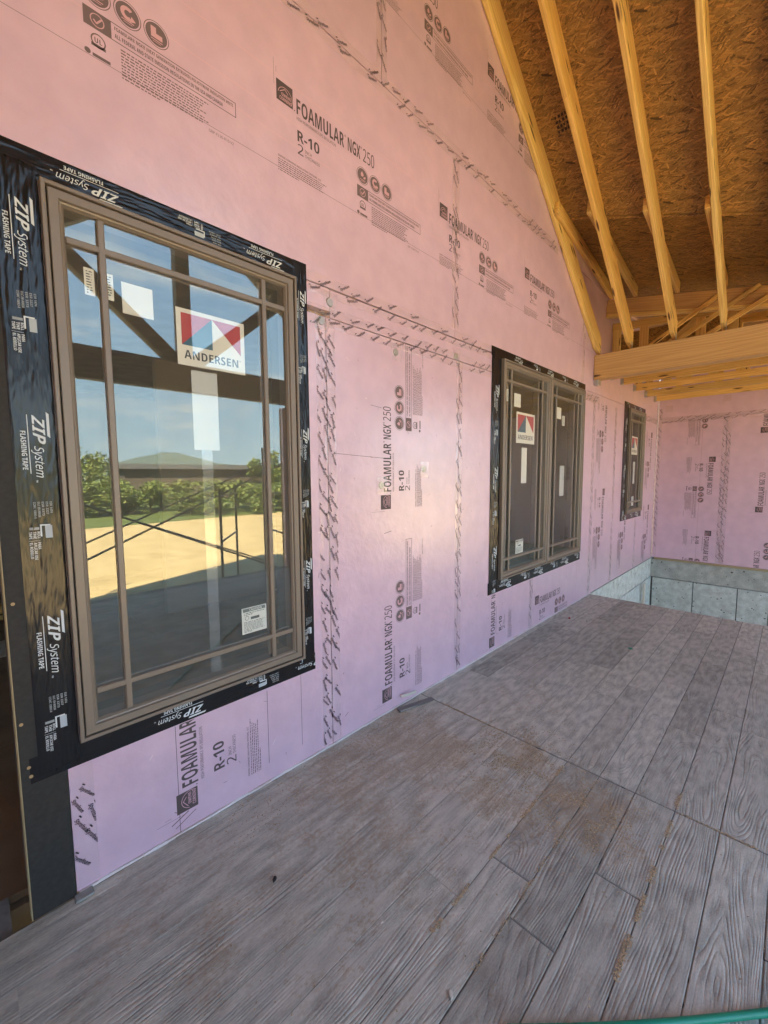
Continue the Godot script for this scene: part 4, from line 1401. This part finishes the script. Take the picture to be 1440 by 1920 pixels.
func build_trusses():
	# heavy beam under the rafter feet
	var b := thing("roof_beam", "thick golden timber beam under the feet of the rafters", "beam", Vector3(2.1, 2.62, -5.42))
	stick("timber", b, Vector3(0.004, 2.76, -5.42), Vector3(4.3, 2.76, -5.42), 0.14, 0.28, M.fir, Vector3.UP, 0.006)
	boxed("hanger_plate", b, Vector3(0.002, 2.56, -5.47), Vector3(0.05, 2.62, -5.37), M.zinc, 0.002)
	# flat trusses in a row behind it
	for k in 5:
		var z: float = [-5.98, -6.44, -7.06, -7.70, -8.32][k]
		var ord: String = ["first", "second", "third", "fourth", "last"][k]
		var t := thing("floor_truss", "open web wood truss, %s behind the thick beam" % ord, "truss", Vector3(2.1, 2.7, z), "trusses behind the beam")
		stick("bottom_chord", t, Vector3(0.01, 2.765, z), Vector3(4.3, 2.765, z), 0.042, 0.09, M.lumber[k], Vector3.UP, 0.004)
		var tops := [3.40, 3.40]
		if k < 4:
			stick("top_chord", t, Vector3(0.01, 3.36, z), Vector3(2.2, 3.20, z), 0.042, 0.09, M.lumber[(k + 1) % 6], Vector3.UP, 0.004)
			stick("top_chord", t, Vector3(2.2, 3.20, z), Vector3(4.3, 3.0, z), 0.042, 0.09, M.lumber[(k + 1) % 6], Vector3.UP, 0.004)
			for j in 6:
				var wx: float = [0.06, 0.36 + 0.03 * k, 0.92, 1.20, 2.0, 3.2][j]
				stick("web", t, Vector3(wx, 2.81, z), Vector3(wx, 3.33 - 0.08 * wx, z), 0.042, 0.09, M.lumber[(k + j) % 6], Vector3(1, 0, 0), 0.003)
			stick("web", t, Vector3(0.4, 2.83, z), Vector3(0.9, 3.25, z), 0.04, 0.085, M.lumber[(k + 3) % 6], Vector3.UP, 0.003)
		boxed("joist_hanger", t, Vector3(0.001, 2.715, z - 0.03), Vector3(0.04, 2.80, z + 0.03), M.zinc, 0.001)
	# diagonal braces between beam and rim
	for k in 3:
		var br := stick("brace", null, Vector3(0.42 + 0.26 * k, 2.92, -5.66), Vector3(1.16 + 0.26 * k, 3.40 - 0.03 * k, -5.70), 0.03, 0.042, M.lumber[(k + 2) % 6], Vector3.UP, 0.003)
		tag(br, "%s diagonal brace above the thick beam" % ["upper left", "middle", "lower right"][k], "brace", "diagonal braces above the beam")
	# truss across the open gable, seen only as a mirror image in the glass
	var gx := 4.0
	var gt := thing("gable_truss", "dark open truss across the porch's open gable, mirrored in the big window", "truss", Vector3(gx, 2.62, RIDGE_Z))
	var wood: Material = M.gray_wood
	stick("bottom_chord", gt, Vector3(gx, 2.80, -5.5), Vector3(gx, 2.80, 1.15), 0.14, 0.36, wood)
	stick("king_post", gt, Vector3(gx, 2.98, RIDGE_Z), Vector3(gx, raft(RIDGE_Z) - 0.02, RIDGE_Z), 0.14, 0.17, wood, Vector3(0, 0, 1))
	for s in [-1.0, 1.0]:
		stick("strut", gt, Vector3(gx, 2.99, RIDGE_Z + s * 0.12), Vector3(gx, 4.08, RIDGE_Z + s * 1.38), 0.13, 0.16, wood)
		stick("top_chord", gt, Vector3(gx, raft(RIDGE_Z) - 0.10, RIDGE_Z + s * 0.02), Vector3(gx, 2.98, RIDGE_Z + s * 2.95), 0.14, 0.16, wood)
	for z in [-5.36, 1.0]:
		var p := thing("porch_post", "square timber post at the %s corner of the porch" % ("far" if z < 0 else "near"), "post", Vector3(gx, 0, z), "porch corner posts")
		stick("shaft", p, Vector3(gx, 0.02, z), Vector3(gx, 2.62, z), 0.15, 0.15, wood, Vector3(0, 0, 1), 0.008)
		boxed("post_base", p, Vector3(gx - 0.09, 0.0, z - 0.09), Vector3(gx + 0.09, 0.02, z + 0.09), M.zinc, 0.002)
	var eb := thing("eave_beam", "timber beam along the porch's near eave", "beam", Vector3(2.0, 2.62, 1.0))
	stick("timber", eb, Vector3(0.07, 2.76, 1.0), Vector3(3.92, 2.76, 1.0), 0.14, 0.28, M.fir, Vector3.UP, 0.006)

# ---- windows
func ring_mesh(r: Rect2, prof: Array, cc: Vector3) -> ArrayMesh:
	var g := Geo.new()
	for i in prof.size() - 1:
		var a: Vector2 = prof[i]
		var b: Vector2 = prof[i + 1]
		var ra := r.grow(-a.x)
		var rb := r.grow(-b.x)
		var A := [ra.position, Vector2(ra.end.x, ra.position.y), ra.end, Vector2(ra.position.x, ra.end.y)]
		var B := [rb.position, Vector2(rb.end.x, rb.position.y), rb.end, Vector2(rb.position.x, rb.end.y)]
		var outw := [Vector2(0, -1), Vector2(1, 0), Vector2(0, 1), Vector2(-1, 0)]
		for k in 4:
			var j := (k + 1) % 4
			# profile normal: turn (inset, depth) step
			var t := (b - a).normalized()
			var o2: Vector2 = outw[k]
			var n2 := Vector3(t.x, o2.y * t.y, -o2.x * t.y)
			n2 = n2.normalized()
			g.quad(wall_flat(A[k].x, A[k].y, a.y) - cc, wall_flat(A[j].x, A[j].y, a.y) - cc, wall_flat(B[j].x, B[j].y, b.y) - cc, wall_flat(B[k].x, B[k].y, b.y) - cc, n2)
	return g.mesh()

func make_sash(w: Node3D, r: Rect2):
	var cc := w.position
	obj("frame", ring_mesh(r, [Vector2(0, -0.12), Vector2(0, 0.029), Vector2(0.002, 0.031), Vector2(0.011, 0.031), Vector2(0.013, 0.029), Vector2(0.013, -0.02)], cc), M.bronze, w)
	obj("gasket", ring_mesh(r, [Vector2(0.0131, 0.006), Vector2(0.0179, 0.006)], cc), M.gasket, w)
	obj("sash", ring_mesh(r, [Vector2(0.018, -0.02), Vector2(0.018, 0.0245), Vector2(0.020, 0.0265), Vector2(0.044, 0.0265), Vector2(0.046, 0.0245), Vector2(0.048, 0.018), Vector2(0.053, 0.016), Vector2(0.058, 0.009), Vector2(0.060, 0.007), Vector2(0.060, -0.05)], cc), M.bronze, w)
	obj("jamb_liner", ring_mesh(r, [Vector2(0.060, -0.05), Vector2(0.050, -0.052), Vector2(0.050, -0.14)], cc), M.vinyl, w)
	var gl := r.grow(-0.060)
	var us := [gl.position.x, gl.position.x + 0.101, gl.end.x - 0.108, gl.end.x]
	var vs := [gl.position.y, gl.position.y + 0.104, gl.end.y - 0.100, gl.end.y]
	var hb := 0.011
	for i in 2:
		boxed("grille_bar", w, Vector3(0.001, gl.position.y, -us[i + 1] - hb), Vector3(0.0155, gl.end.y, -us[i + 1] + hb), M.bronze, 0.0055)
		boxed("grille_bar", w, Vector3(0.0012, vs[i + 1] - hb, -gl.end.x), Vector3(0.0145, vs[i + 1] + hb, -gl.position.x), M.bronze, 0.0055)
		# matching bars behind the glass
		boxed("inner_grille_bar", w, Vector3(-0.034, gl.position.y, -us[i + 1] - hb * 0.9), Vector3(-0.024, gl.end.y, -us[i + 1] + hb * 0.9), M.bronze, 0.003)
		boxed("inner_grille_bar", w, Vector3(-0.0338, vs[i + 1] - hb * 0.9, -gl.end.x), Vector3(-0.0244, vs[i + 1] + hb * 0.9, -gl.position.x), M.bronze, 0.003)
	for i in 3:
		for j in 3:
			var g := Geo.new()
			var c2 := wall_flat((us[i] + us[i + 1]) / 2, (vs[j] + vs[j + 1]) / 2, 0.0)
			g.quad(wall_flat(us[i], vs[j], 0) - c2, wall_flat(us[i + 1], vs[j], 0) - c2, wall_flat(us[i + 1], vs[j + 1], 0) - c2, wall_flat(us[i], vs[j + 1], 0) - c2, Vector3.RIGHT)
			obj("glass_pane", g.mesh(), M.glass, w, Transform3D(Basis(), c2 - w.position))

func paper(w: Node3D, called: String, r: Rect2, m: Material, label := "", d := -0.004) -> MeshInstance3D:
	var o := boxed(called, w, Vector3(d - 0.0012, r.position.y, -r.end.x), Vector3(d, r.end.y, -r.position.x), m, 0.0)
	if label != "": o.set_meta("label", label)
	return o

func logo_sticker(w: Node3D, r: Rect2):
	var s := paper(w, "sticker", r, M.paper, "white window sticker with red and blue triangles")
	var k := Ink.new()
	var x0 := r.size.x * 0.065
	var x1 := r.size.x * 0.935
	var y0 := r.size.y * 0.36
	var y1 := r.size.y * 0.925
	var xm := (x0 + x1) * 0.5
	var red := Color(0.42, 0.028, 0.045)
	var blue := Color(0.012, 0.10, 0.17)
	# red field, blue triangle rising to the right, then a white peak cut into the red
	k.poly([Vector2(x0, y0), Vector2(xm, y1), Vector2(x0, y1)], red)
	k.poly([Vector2(x0, y0), Vector2(xm, y0), Vector2(xm, y1)], blue)
	k.poly([Vector2(xm, y1), Vector2(x1, y0), Vector2(x1, y1)], red)
	k.text("ANDERSEN", r.size.x * 0.09, r.size.y * 0.12, r.size.x * 0.80, r.size.y * 0.155, Color(0.02, 0.035, 0.05))
	k.text("TM", r.size.x * 0.905, r.size.y * 0.24, r.size.x * 0.03, r.size.y * 0.025, Color(0.02, 0.035, 0.05), 0, false)
	obj("printed_mark", k.stamp(wall_flat(r.position.x, r.position.y, -0.004), Vector3(0, 0, -1), Vector3.UP, Vector3.RIGHT, 0.0004), M.ink, s, Transform3D(Basis(), -(s.position + w.position)))

func small_label(w: Node3D, r: Rect2, head: String, label: String):
	var s := paper(w, "warning_label", r, M.paper, label)
	var k := Ink.new()
	var q := RandomNumberGenerator.new()
	q.seed = 9
	var dk := Color(0.05, 0.06, 0.055)
	if head != "":
		k.rect(0.006, r.size.y * 0.84, r.size.x - 0.006, r.size.y * 0.97, Color(0.12, 0.14, 0.13), 0)
		k.text(head, r.size.x * 0.3, r.size.y * 0.865, r.size.x * 0.5, r.size.y * 0.08, Color(0.75, 0.75, 0.7), 1)
		k.rect(r.size.x * 0.35, r.size.y * 0.52, r.size.x * 0.7, r.size.y * 0.62, dk)
		k.ring(r.size.x * 0.2, r.size.y * 0.6, 0.008, 0.010, dk)
		k.para(0.01, r.size.y * 0.70, r.size.x - 0.02, r.size.y * 0.12, 2, dk, q)
		k.para(0.01, r.size.y * 0.05, r.size.x - 0.02, r.size.y * 0.42, 9, dk, q)
	else:
		k.para(0.006, r.size.y * 0.05, r.size.x - 0.012, r.size.y * 0.88, 9, dk, q)
	obj("printed_lettering", k.stamp(wall_flat(r.position.x, r.position.y, -0.004), Vector3(0, 0, -1), Vector3.UP, Vector3.RIGHT, 0.0004), M.ink, s, Transform3D(Basis(), -(s.position + w.position)))

var flash_word: Ink
var flash_roll: Ink
func make_flash_print():
	var wht := Color(0.62, 0.66, 0.70)
	var k := Ink.new()                                  # 0.19 wide, middle at v = 0
	k.text("ZIP", 0.0, -0.004, 0.078, 0.030, wht, 0, true, 0.45)
	k.rect(-0.012, 0.031, 0.062, 0.038, wht, 0, 0.006)
	k.text("System", 0.092, -0.011, 0.094, 0.031, wht, 0, false, 0.30)
	k.rect(0.0, -0.0165, 0.18, -0.0145, wht, 0)
	k.text("FLASHING TAPE", 0.050, -0.034, 0.118, 0.013, wht, 0)
	k.text("TM", 0.200, -0.004, 0.007, 0.004, wht, 0)
	flash_word = k
	var g := Ink.new()
	g.rect(0.0, 0.008, 0.040, 0.026, Color(0.42, 0.47, 0.52), 0)
	g.rect(-0.004, 0.000, 0.0, 0.022, wht, 0)
	g.rect(-0.004, -0.004, 0.034, 0.0, wht, 0)
	g.rect(0.004, -0.030, 0.012, -0.006, Color(0.3, 0.32, 0.34), 0)
	for i in 3: g.text(["ROLL", "THE", "TAPE"][i], 0.018, -0.012 - 0.010 * i, 0.022, 0.0075, wht, 0)
	g.rect(0.046, -0.034, 0.0467, -0.006, wht, 0)
	for i in 3: g.text(["PARA", "APLICAR USE", "EL RODILLO"][i], 0.052, -0.012 - 0.010 * i, [0.022, 0.055, 0.05][i], 0.0075, wht, 0)
	for i in 5: g.text(["ESR 1474", "ESR 2227", "ESR 3373", "ULC ER-R0038", "CCMC 13893-R"][i], -0.075, 0.024 - 0.010 * i, 0.036 + 0.004 * i, 0.006, Color(0.35, 0.38, 0.40), 0)
	flash_roll = g

# black flashing strip with its white print; turn: 0 upright, 1 reads downward, 2 upside down
func flashing(w: Node3D, r: Rect2, turn: int, first: float, sd: int, lift: float, amp: float):
	var o := sheet("flashing_tape", w, wall_flat, r, M.black_tape, amp, 0.0065 if r.size.x < 1.5 and r.size.y < 2.2 else 0.009, sd, lift, turn == 1, 9.0)
	var ink := Ink.new()
	var wid := r.size.x if turn == 1 else r.size.y
	var sc := clampf(wid / 0.095, 0.7, 1.05)
	if turn == 1:
		var y := first
		while y > r.position.y - 0.1:
			ink.merge(flash_word, Vector2(r.get_center().x, y), -PI / 2, sc)
			ink.merge(flash_roll, Vector2(r.get_center().x, y - 0.36), -PI / 2, sc)
			y -= 0.664
	else:
		var x := first
		while x < r.end.x + 0.5:
			ink.merge(flash_word, Vector2(x, r.get_center().y), PI, sc)
			ink.merge(flash_roll, Vector2(x + 0.30, r.get_center().y), PI, sc)
			x += 0.664
	var m := ink.stamp(Vector3.ZERO, Vector3(0, 0, -1), Vector3.UP, Vector3.RIGHT, lift + amp * 0.55, [r.position.x, r.end.x, r.position.y + 0.004, r.end.y - 0.004])
	if m: obj("printed_lettering", m, M.ink, o, Transform3D(Basis(), -(o.position + w.position)))

func build_windows():
	make_flash_print()
	# nearest window
	var a := thing("window", "big bronze framed window by the doorway, mirroring the sky and yard", "window", Vector3(0, 1.513, -0.718), "bronze windows in the pink wall")
	make_sash(a, Rect2(0.243, 0.574, 0.95, 1.878))
	logo_sticker(a, Rect2(0.646, 1.957, 0.286, 0.221))
	paper(a, "paper_strip", Rect2(0.695, 1.62, 0.107, 0.322), M.clear_strip, "translucent paper strip hanging below the sticker")
	paper(a, "paper_label", Rect2(0.462, 2.104, 0.103, 0.110), M.paper, "blank square paper label")
	small_label(a, Rect2(0.350, 2.137, 0.030, 0.09), "", "narrow printed label beside the grille bar")
	small_label(a, Rect2(0.409, 2.137, 0.028, 0.09), "", "narrow printed label beside the grille bar")
	small_label(a, Rect2(0.873, 0.780, 0.125, 0.122), "CAUTION", "white caution label in the lower corner")
	paper(a, "plastic_film", Rect2(0.725, 0.65, 0.045, 0.97), M.protect, "clear plastic film hanging inside the glass", -0.007)
	flashing(a, Rect2(0.128, 0.500, 0.114, 1.99), 1, 2.375, 701, 0.0032, 0.0050)
	flashing(a, Rect2(0.085, 2.453, 1.16, 0.088), 2, 0.468, 704, 0.0026, 0.0028)
	flashing(a, Rect2(1.194, 0.53, 0.074, 2.012), 1, 2.405, 707, 0.0036, 0.0028)
	flashing(a, Rect2(0.105, 0.484, 1.168, 0.089), 2, 0.680, 710, 0.0020, 0.0010)
	# double window
	var b := thing("window", "double casement window with one white sticker and taped black edges", "window", Vector3(0, 1.53, -4.12), "bronze windows in the pink wall")
	make_sash(b, Rect2(3.19, 0.61, 0.935, 1.845))
	make_sash(b, Rect2(4.127, 0.61, 0.915, 1.845))
	logo_sticker(b, Rect2(3.478, 1.79, 0.36, 0.272))
	paper(b, "paper_strip", Rect2(3.588, 1.43, 0.103, 0.322), M.paper, "white paper strip under the sticker")
	paper(b, "paper_label", Rect2(3.43, 2.10, 0.12, 0.115), M.paper, "blank square label on the left sash")
	paper(b, "paper_label", Rect2(4.32, 2.08, 0.13, 0.115), M.paper, "blank square label on the right sash")
	paper(b, "paper_strip", Rect2(4.46, 1.28, 0.115, 0.32), M.clear_strip, "white paper strip on the right sash")
	small_label(b, Rect2(4.48, 2.02, 0.07, 0.10), "", "small printed label beside the blank label")
	small_label(b, Rect2(3.51, 0.79, 0.145, 0.125), "CAUTION", "pale caution label at the bottom of the left sash")
	small_label(b, Rect2(3.295, 2.13, 0.03, 0.10), "", "narrow printed label on the left sash")
	flashing(b, Rect2(3.036, 0.51, 0.153, 2.0), 1, 2.23, 721, 0.0034, 0.006)
	flashing(b, Rect2(3.028, 2.456, 2.074, 0.074), 2, 3.56, 724, 0.0028, 0.0022)
	flashing(b, Rect2(5.043, 0.51, 0.056, 1.99), 1, 2.3, 727, 0.0036, 0.0022)
	flashing(b, Rect2(3.024, 0.505, 2.08, 0.104), 2, 3.42, 730, 0.0022, 0.0016)
	# far narrow window
	var c := thing("window", "narrow single window near the far corner of the pink wall", "window", Vector3(0, 1.69, -7.3), "bronze windows in the pink wall")
	make_sash(c, Rect2(6.87, 0.92, 0.86, 1.54))
	logo_sticker(c, Rect2(7.10, 1.80, 0.33, 0.27))
	paper(c, "paper_strip", Rect2(7.24, 1.36, 0.10, 0.33), M.clear_strip, "white paper strip under the sticker")
	small_label(c, Rect2(7.22, 1.02, 0.12, 0.14), "", "small printed label low on the glass")
	flashing(c, Rect2(6.65, 0.83, 0.219, 1.69), 1, 2.3, 741, 0.0034, 0.006)
	flashing(c, Rect2(6.645, 2.461, 1.145, 0.072), 2, 6.9, 744, 0.0028, 0.0022)
	flashing(c, Rect2(7.731, 0.83, 0.058, 1.69), 1, 2.3, 747, 0.0036, 0.0022)
	flashing(c, Rect2(6.645, 0.825, 1.146, 0.094), 2, 6.95, 750, 0.0022, 0.0016)

# ---- yard, known from the mirror image in the glass
func build_outdoors():
	var s := thing("scaffold", "steel scaffold frame with crossed braces standing in the yard", "scaffold", Vector3(5.3, GY, -2.2))
	var feet := [[Vector3(5.0, 0, -4.3), Vector3(6.2, 0, -4.5), 2.1], [Vector3(5.0, 0, -0.75), Vector3(6.2, 0, -0.75), 2.1], [Vector3(5.0, 0, -3.02), Vector3(6.15, 0, -3.85), 1.30]]
	for fr in feet:
		for j in 2:
			var ft: Vector3 = fr[j]
			var g := Geo.new()
			g.tube(PackedVector3Array([ft + Vector3(0, GY, 0) - s.position, ft + Vector3(0, fr[2], 0) - s.position]), 0.022, 10)
			obj("leg", g.mesh(), M.steel, s)
		for yy in [0.42, 1.18]:
			var g := Geo.new()
			g.tube(PackedVector3Array([fr[0] + Vector3(0, yy, 0) - s.position, fr[1] + Vector3(0, yy, 0) - s.position]), 0.018, 8)
			obj("rung", g.mesh(), M.steel, s)
	for side in 2:
		for q in [[1.75, 0.20], [-0.27, 1.35]]:
			var g := Geo.new()
			g.tube(PackedVector3Array([feet[0][side] + Vector3(0.03, q[0], 0.03) - s.position, feet[1][side] + Vector3(0.03, q[1], 0.03) - s.position]), 0.015, 8)
			obj("cross_brace", g.mesh(), M.steel, s)
	# long dark shed across the field
	var sh := thing("shed", "long low dark shed across the field, mirrored in the window", "shed", Vector3(42, GY, -19))
	boxed("wall", sh, Vector3(41, GY, -27.5), Vector3(47, 2.25, -10.5), M.shed, 0.02)
	var gr := Geo.new()
	gr.prism(PackedVector2Array([Vector2(-3.6, 0.0), Vector2(3.6, 0.0), Vector2(0.0, 0.55)]), -8.9, 8.9, 0.01)
	obj("roof", gr.mesh(), M.shingle, sh, Transform3D(Basis(), Vector3(44, 2.27, -19) - sh.position))
	# trees and shrubs beyond the dirt
	var leafy := []
	for k in 3: leafy.append(crown_mesh(900 + k * 7, k))
	var r := RandomNumberGenerator.new()
	r.seed = 77
	var spots := []
	for k in 30:
		var az := deg_to_rad(-4.0 + k * 1.75 + r.randf_range(-0.6, 0.6))
		var d := r.randf_range(25.0, 33.0)
		spots.append([d * cos(az), -d * sin(az), r.randf_range(1.5, 2.5), k % 3, false])
	for k in 9:
		var az := deg_to_rad([-3.0, 6.0, 8.5, 11.0, 31.5, 34.0, 38.0, 43.0, 48.0][k])
		var d := r.randf_range(36.0, 52.0)
		spots.append([d * cos(az), -d * sin(az), r.randf_range(3.4, 5.0), k % 3, true])
	for p in spots:
		var tall: bool = p[4]
		var t := thing("tree" if tall else "shrub", "leafy green tree standing beyond the dirt yard, mirrored in the window" if tall else "low green shrub at the edge of the dirt yard, mirrored in the window", "tree" if tall else "shrub", Vector3(p[0], GY, p[1]), "trees beyond the yard" if tall else "shrubs beyond the yard")
		var h: float = p[2]
		var g := Geo.new()
		var pts := PackedVector3Array([Vector3(0, 0, 0), Vector3(0.03 * h, h * 0.25, 0.02), Vector3(-0.02 * h, h * 0.6, 0.03 * h)])
		g.tube(pts, 0.03 * h, 7)
		obj("trunk", g.mesh(), M.bark, t)
		var wide := h * (0.55 if tall else 0.95)
		obj("crown", leafy[p[3]], M.leaf, t, Transform3D(Basis().rotated(Vector3.UP, r.randf() * TAU).scaled(Vector3(wide, h * 0.5, wide)), Vector3(0, h * (0.6 if tall else 0.5), 0)))

func crown_mesh(sd: int, k: int) -> ArrayMesh:
	var r := RandomNumberGenerator.new()
	r.seed = sd
	var g := Geo.new()
	g.has_c = true
	var lobes := []
	for i in 9: lobes.append([Vector3(r.randfn(0, 0.42), r.randfn(0, 0.38), r.randfn(0, 0.42)), r.randf_range(0.25, 0.5)])
	for i in 1500:
		var lb: Array = lobes[r.randi() % lobes.size()]
		var d := Vector3(r.randfn(0, 1), r.randfn(0, 1), r.randfn(0, 1)).normalized()
		var p: Vector3 = lb[0] + d * lb[1] * pow(r.randf(), 0.4)
		var a := Vector3(r.randfn(0, 1), r.randfn(0, 1), r.randfn(0, 1)).normalized()
		var b := a.cross(Vector3(r.randfn(0, 1), r.randfn(0, 1), r.randfn(0, 1))).normalized()
		var s := r.randf_range(0.04, 0.085)
		var hue := r.randf()
		var col := Color(0.09, 0.13, 0.03).lerp(Color(0.26, 0.29, 0.08), hue * (0.6 + 0.2 * k))
		var nn := a.cross(b).normalized()
		g.tri(p - a * s, p + b * s * 0.6, p + a * s, nn, Vector2.ZERO, Vector2.ZERO, Vector2.ZERO, col)
		g.tri(p - a * s, p + a * s, p - b * s * 0.6, nn, Vector2.ZERO, Vector2.ZERO, Vector2.ZERO, col)
	return g.mesh()

# ---- small things on the slab
func build_small():
	var g := Geo.new()
	var pts := PackedVector3Array()
	for k in 25:
		var t := k / 24.0
		pts.append(Vector3(1.30 + 1.4 * t, 0.0105, -0.945 - 1.494 * t + 0.012 * sin(t * 9.0)))
	# along the measured line across the corner of the view
	g.tube(pts, 0.010, 10)
	tag(obj("garden_hose", g.mesh(), M.hose), "green hose lying across the near right corner of the slab", "hose")
	# sawdust
	var mm := MultiMesh.new()
	mm.transform_format = MultiMesh.TRANSFORM_3D
	mm.use_colors = true
	var q := BoxMesh.new()
	q.size = Vector3(0.0050, 0.0016, 0.0028)
	mm.mesh = q
	var sp := []
	var r := RandomNumberGenerator.new()
	r.seed = 313
	var patch := noise(7.0, 3, 88)
	for i in 17000:
		var kind := r.randf()
		var p := Vector2.ZERO
		if kind < 0.30: p = Vector2(r.randfn(0.78, 0.16), r.randfn(-2.0, 0.17))
		elif kind < 0.52: p = Vector2(r.randfn(1.20, 0.11), r.randfn(-1.86, 0.13))
		elif kind < 0.64: p = Vector2(0.9985 + r.randfn(0, 0.0035), r.randf_range(-2.2, -1.0))
		elif kind < 0.74: p = Vector2(1.472 + r.randfn(0, 0.005), r.randf_range(-2.3, -1.25))
		elif kind < 0.82: p = Vector2(r.randf_range(0.1, 1.75), -2.155 + r.randfn(0, 0.004))
		elif kind < 0.86: p = Vector2(1.157 + r.randfn(0, 0.0035), r.randf_range(-2.2, -1.0))
		elif kind < 0.93: p = Vector2(absf(r.randfn(0.10, 0.09)) + 0.02, r.randf_range(-2.1, -0.7))
		else: p = Vector2(r.randf_range(0.05, 1.9), r.randf_range(-3.6, -0.3))
		if kind < 0.52 and patch.get_noise_2d(p.x, p.y) < 0.0: continue
		if kind >= 0.52 and kind < 0.86 and patch.get_noise_2d(p.x * 0.2 + 40.0, p.y) < (-0.06 if kind < 0.74 else -0.12): continue
		if p.x < 0.02: continue
		sp.append(p)
	mm.instance_count = sp.size()
	for i in sp.size():
		var s := r.randf_range(0.35, 1.15)
		var bs := Basis(Vector3(r.randf_range(-0.3, 0.3), 1, r.randf_range(-0.3, 0.3)).normalized(), r.randf() * TAU).scaled(Vector3(s, s, s))
		mm.set_instance_transform(i, Transform3D(bs, Vector3(sp[i].x, 0.0009, sp[i].y)))
		var v := r.randf_range(0.55, 1.2)
		mm.set_instance_color(i, Color(0.52 * v, 0.395 * v, 0.25 * v))
	var mi := MultiMeshInstance3D.new()
	mi.multimesh = mm
	var sm := mat(Color.WHITE, 0.95)
	sm.vertex_color_use_as_albedo = true
	mi.material_override = sm
	mi.name = "sawdust"
	add_child(mi)
	tag(mi, "tan sawdust scattered in patches and joints of the slab", "sawdust", "", "stuff")
	# single scraps
	var scraps := [
		["wood_chip", Vector2(1.144, -0.906), 0.030, M.white_bit, "curled pale wood chip on the slab nearest the viewer", "chip"],
		["wood_chip", Vector2(0.86, -0.908), 0.014, M.white_bit, "small white chip on the grained slab below the big window", "chip"],
		["wood_chip", Vector2(0.93, -1.238), 0.012, M.white_bit, "tiny white crumb on the slab left of a plank joint", "chip"],
		["plastic_scrap", Vector2(0.166, -4.401), 0.05, M.red, "red scrap on the slab near the double window's far end", "scrap"],
		["plastic_scrap", Vector2(0.839, -3.977), 0.045, M.green, "green strip of plastic on the far part of the slab", "scrap"],
		["wood_chip", Vector2(0.324, -4.439), 0.022, M.gasket, "dark pebble beside the red scrap on the far slab", "pebble"],
		["wood_chip", Vector2(0.464, -0.734), 0.03, M.gasket, "dark flake on the slab below the big window", "flake"]]
	for c in scraps:
		var gg := Geo.new()
		var s: float = c[2]
		var rr := RandomNumberGenerator.new()
		rr.seed = int(s * 9999)
		var poly := PackedVector2Array()
		for k in 6:
			var an := TAU * k / 6.0
			poly.append(Vector2(cos(an) * s * rr.randf_range(0.35, 0.5), sin(an) * s * rr.randf_range(0.14, 0.26)))
		var hull := Geometry2D.convex_hull(poly)
		hull.remove_at(hull.size() - 1)
		gg.prism(hull, 0.0, s * 0.22, s * 0.04)
		var o := obj(c[0], gg.mesh(), c[3], null, Transform3D(Basis(Vector3.UP, rr.randf() * TAU) * Basis(Vector3.RIGHT, -PI / 2), Vector3(c[1].x, 0.001, c[1].y)))
		tag(o, c[4], c[5])
	# shim lying against the foot of the wall
	var sg := Geo.new()
	sg.prism(PackedVector2Array([Vector2(-0.14, 0.0), Vector2(0.14, 0.0), Vector2(0.14, 0.004), Vector2(-0.14, 0.013)]), -0.02, 0.02, 0.001)
	tag(obj("wood_shim", sg.mesh(), M.gray_wood, null, Transform3D(Basis(Vector3.UP, 1.35), Vector3(0.075, 0.002, -2.02))), "thin grey wood shim on the slab at the wall's foot", "shim")
	var rg := Geo.new()
	rg.tube(PackedVector3Array([Vector3(0, 0, 0), Vector3(0.025, 0.004, -0.05), Vector3(0.03, 0.002, -0.11)]), 0.008, 8)
	tag(obj("paper_roll", rg.mesh(), M.white_bit, null, Transform3D(Basis(), Vector3(0.022, 0.075, -1.93))), "short pale tube stuck at the wall's foot beside the shim", "tube")
	# stake in the corner of the pit
	var st := thing("wood_stake", "pale wooden stake standing in the pit's corner", "stake", Vector3(0.06, -1.45, -8.0))
	stick("post", st, Vector3(0.055, -1.45, -8.0), Vector3(0.055, -0.33, -8.0), 0.06, 0.03, M.white_bit, Vector3(1, 0, 0))
	# offcut at the end of the foam
	var oc := boxed("concrete_offcut", null, Vector3(0.004, 0.0, -0.25), Vector3(0.04, 0.009, -0.195), M.mortar, 0.003)
	tag(oc, "small grey mortar offcut at the near end of the pink wall", "offcut")
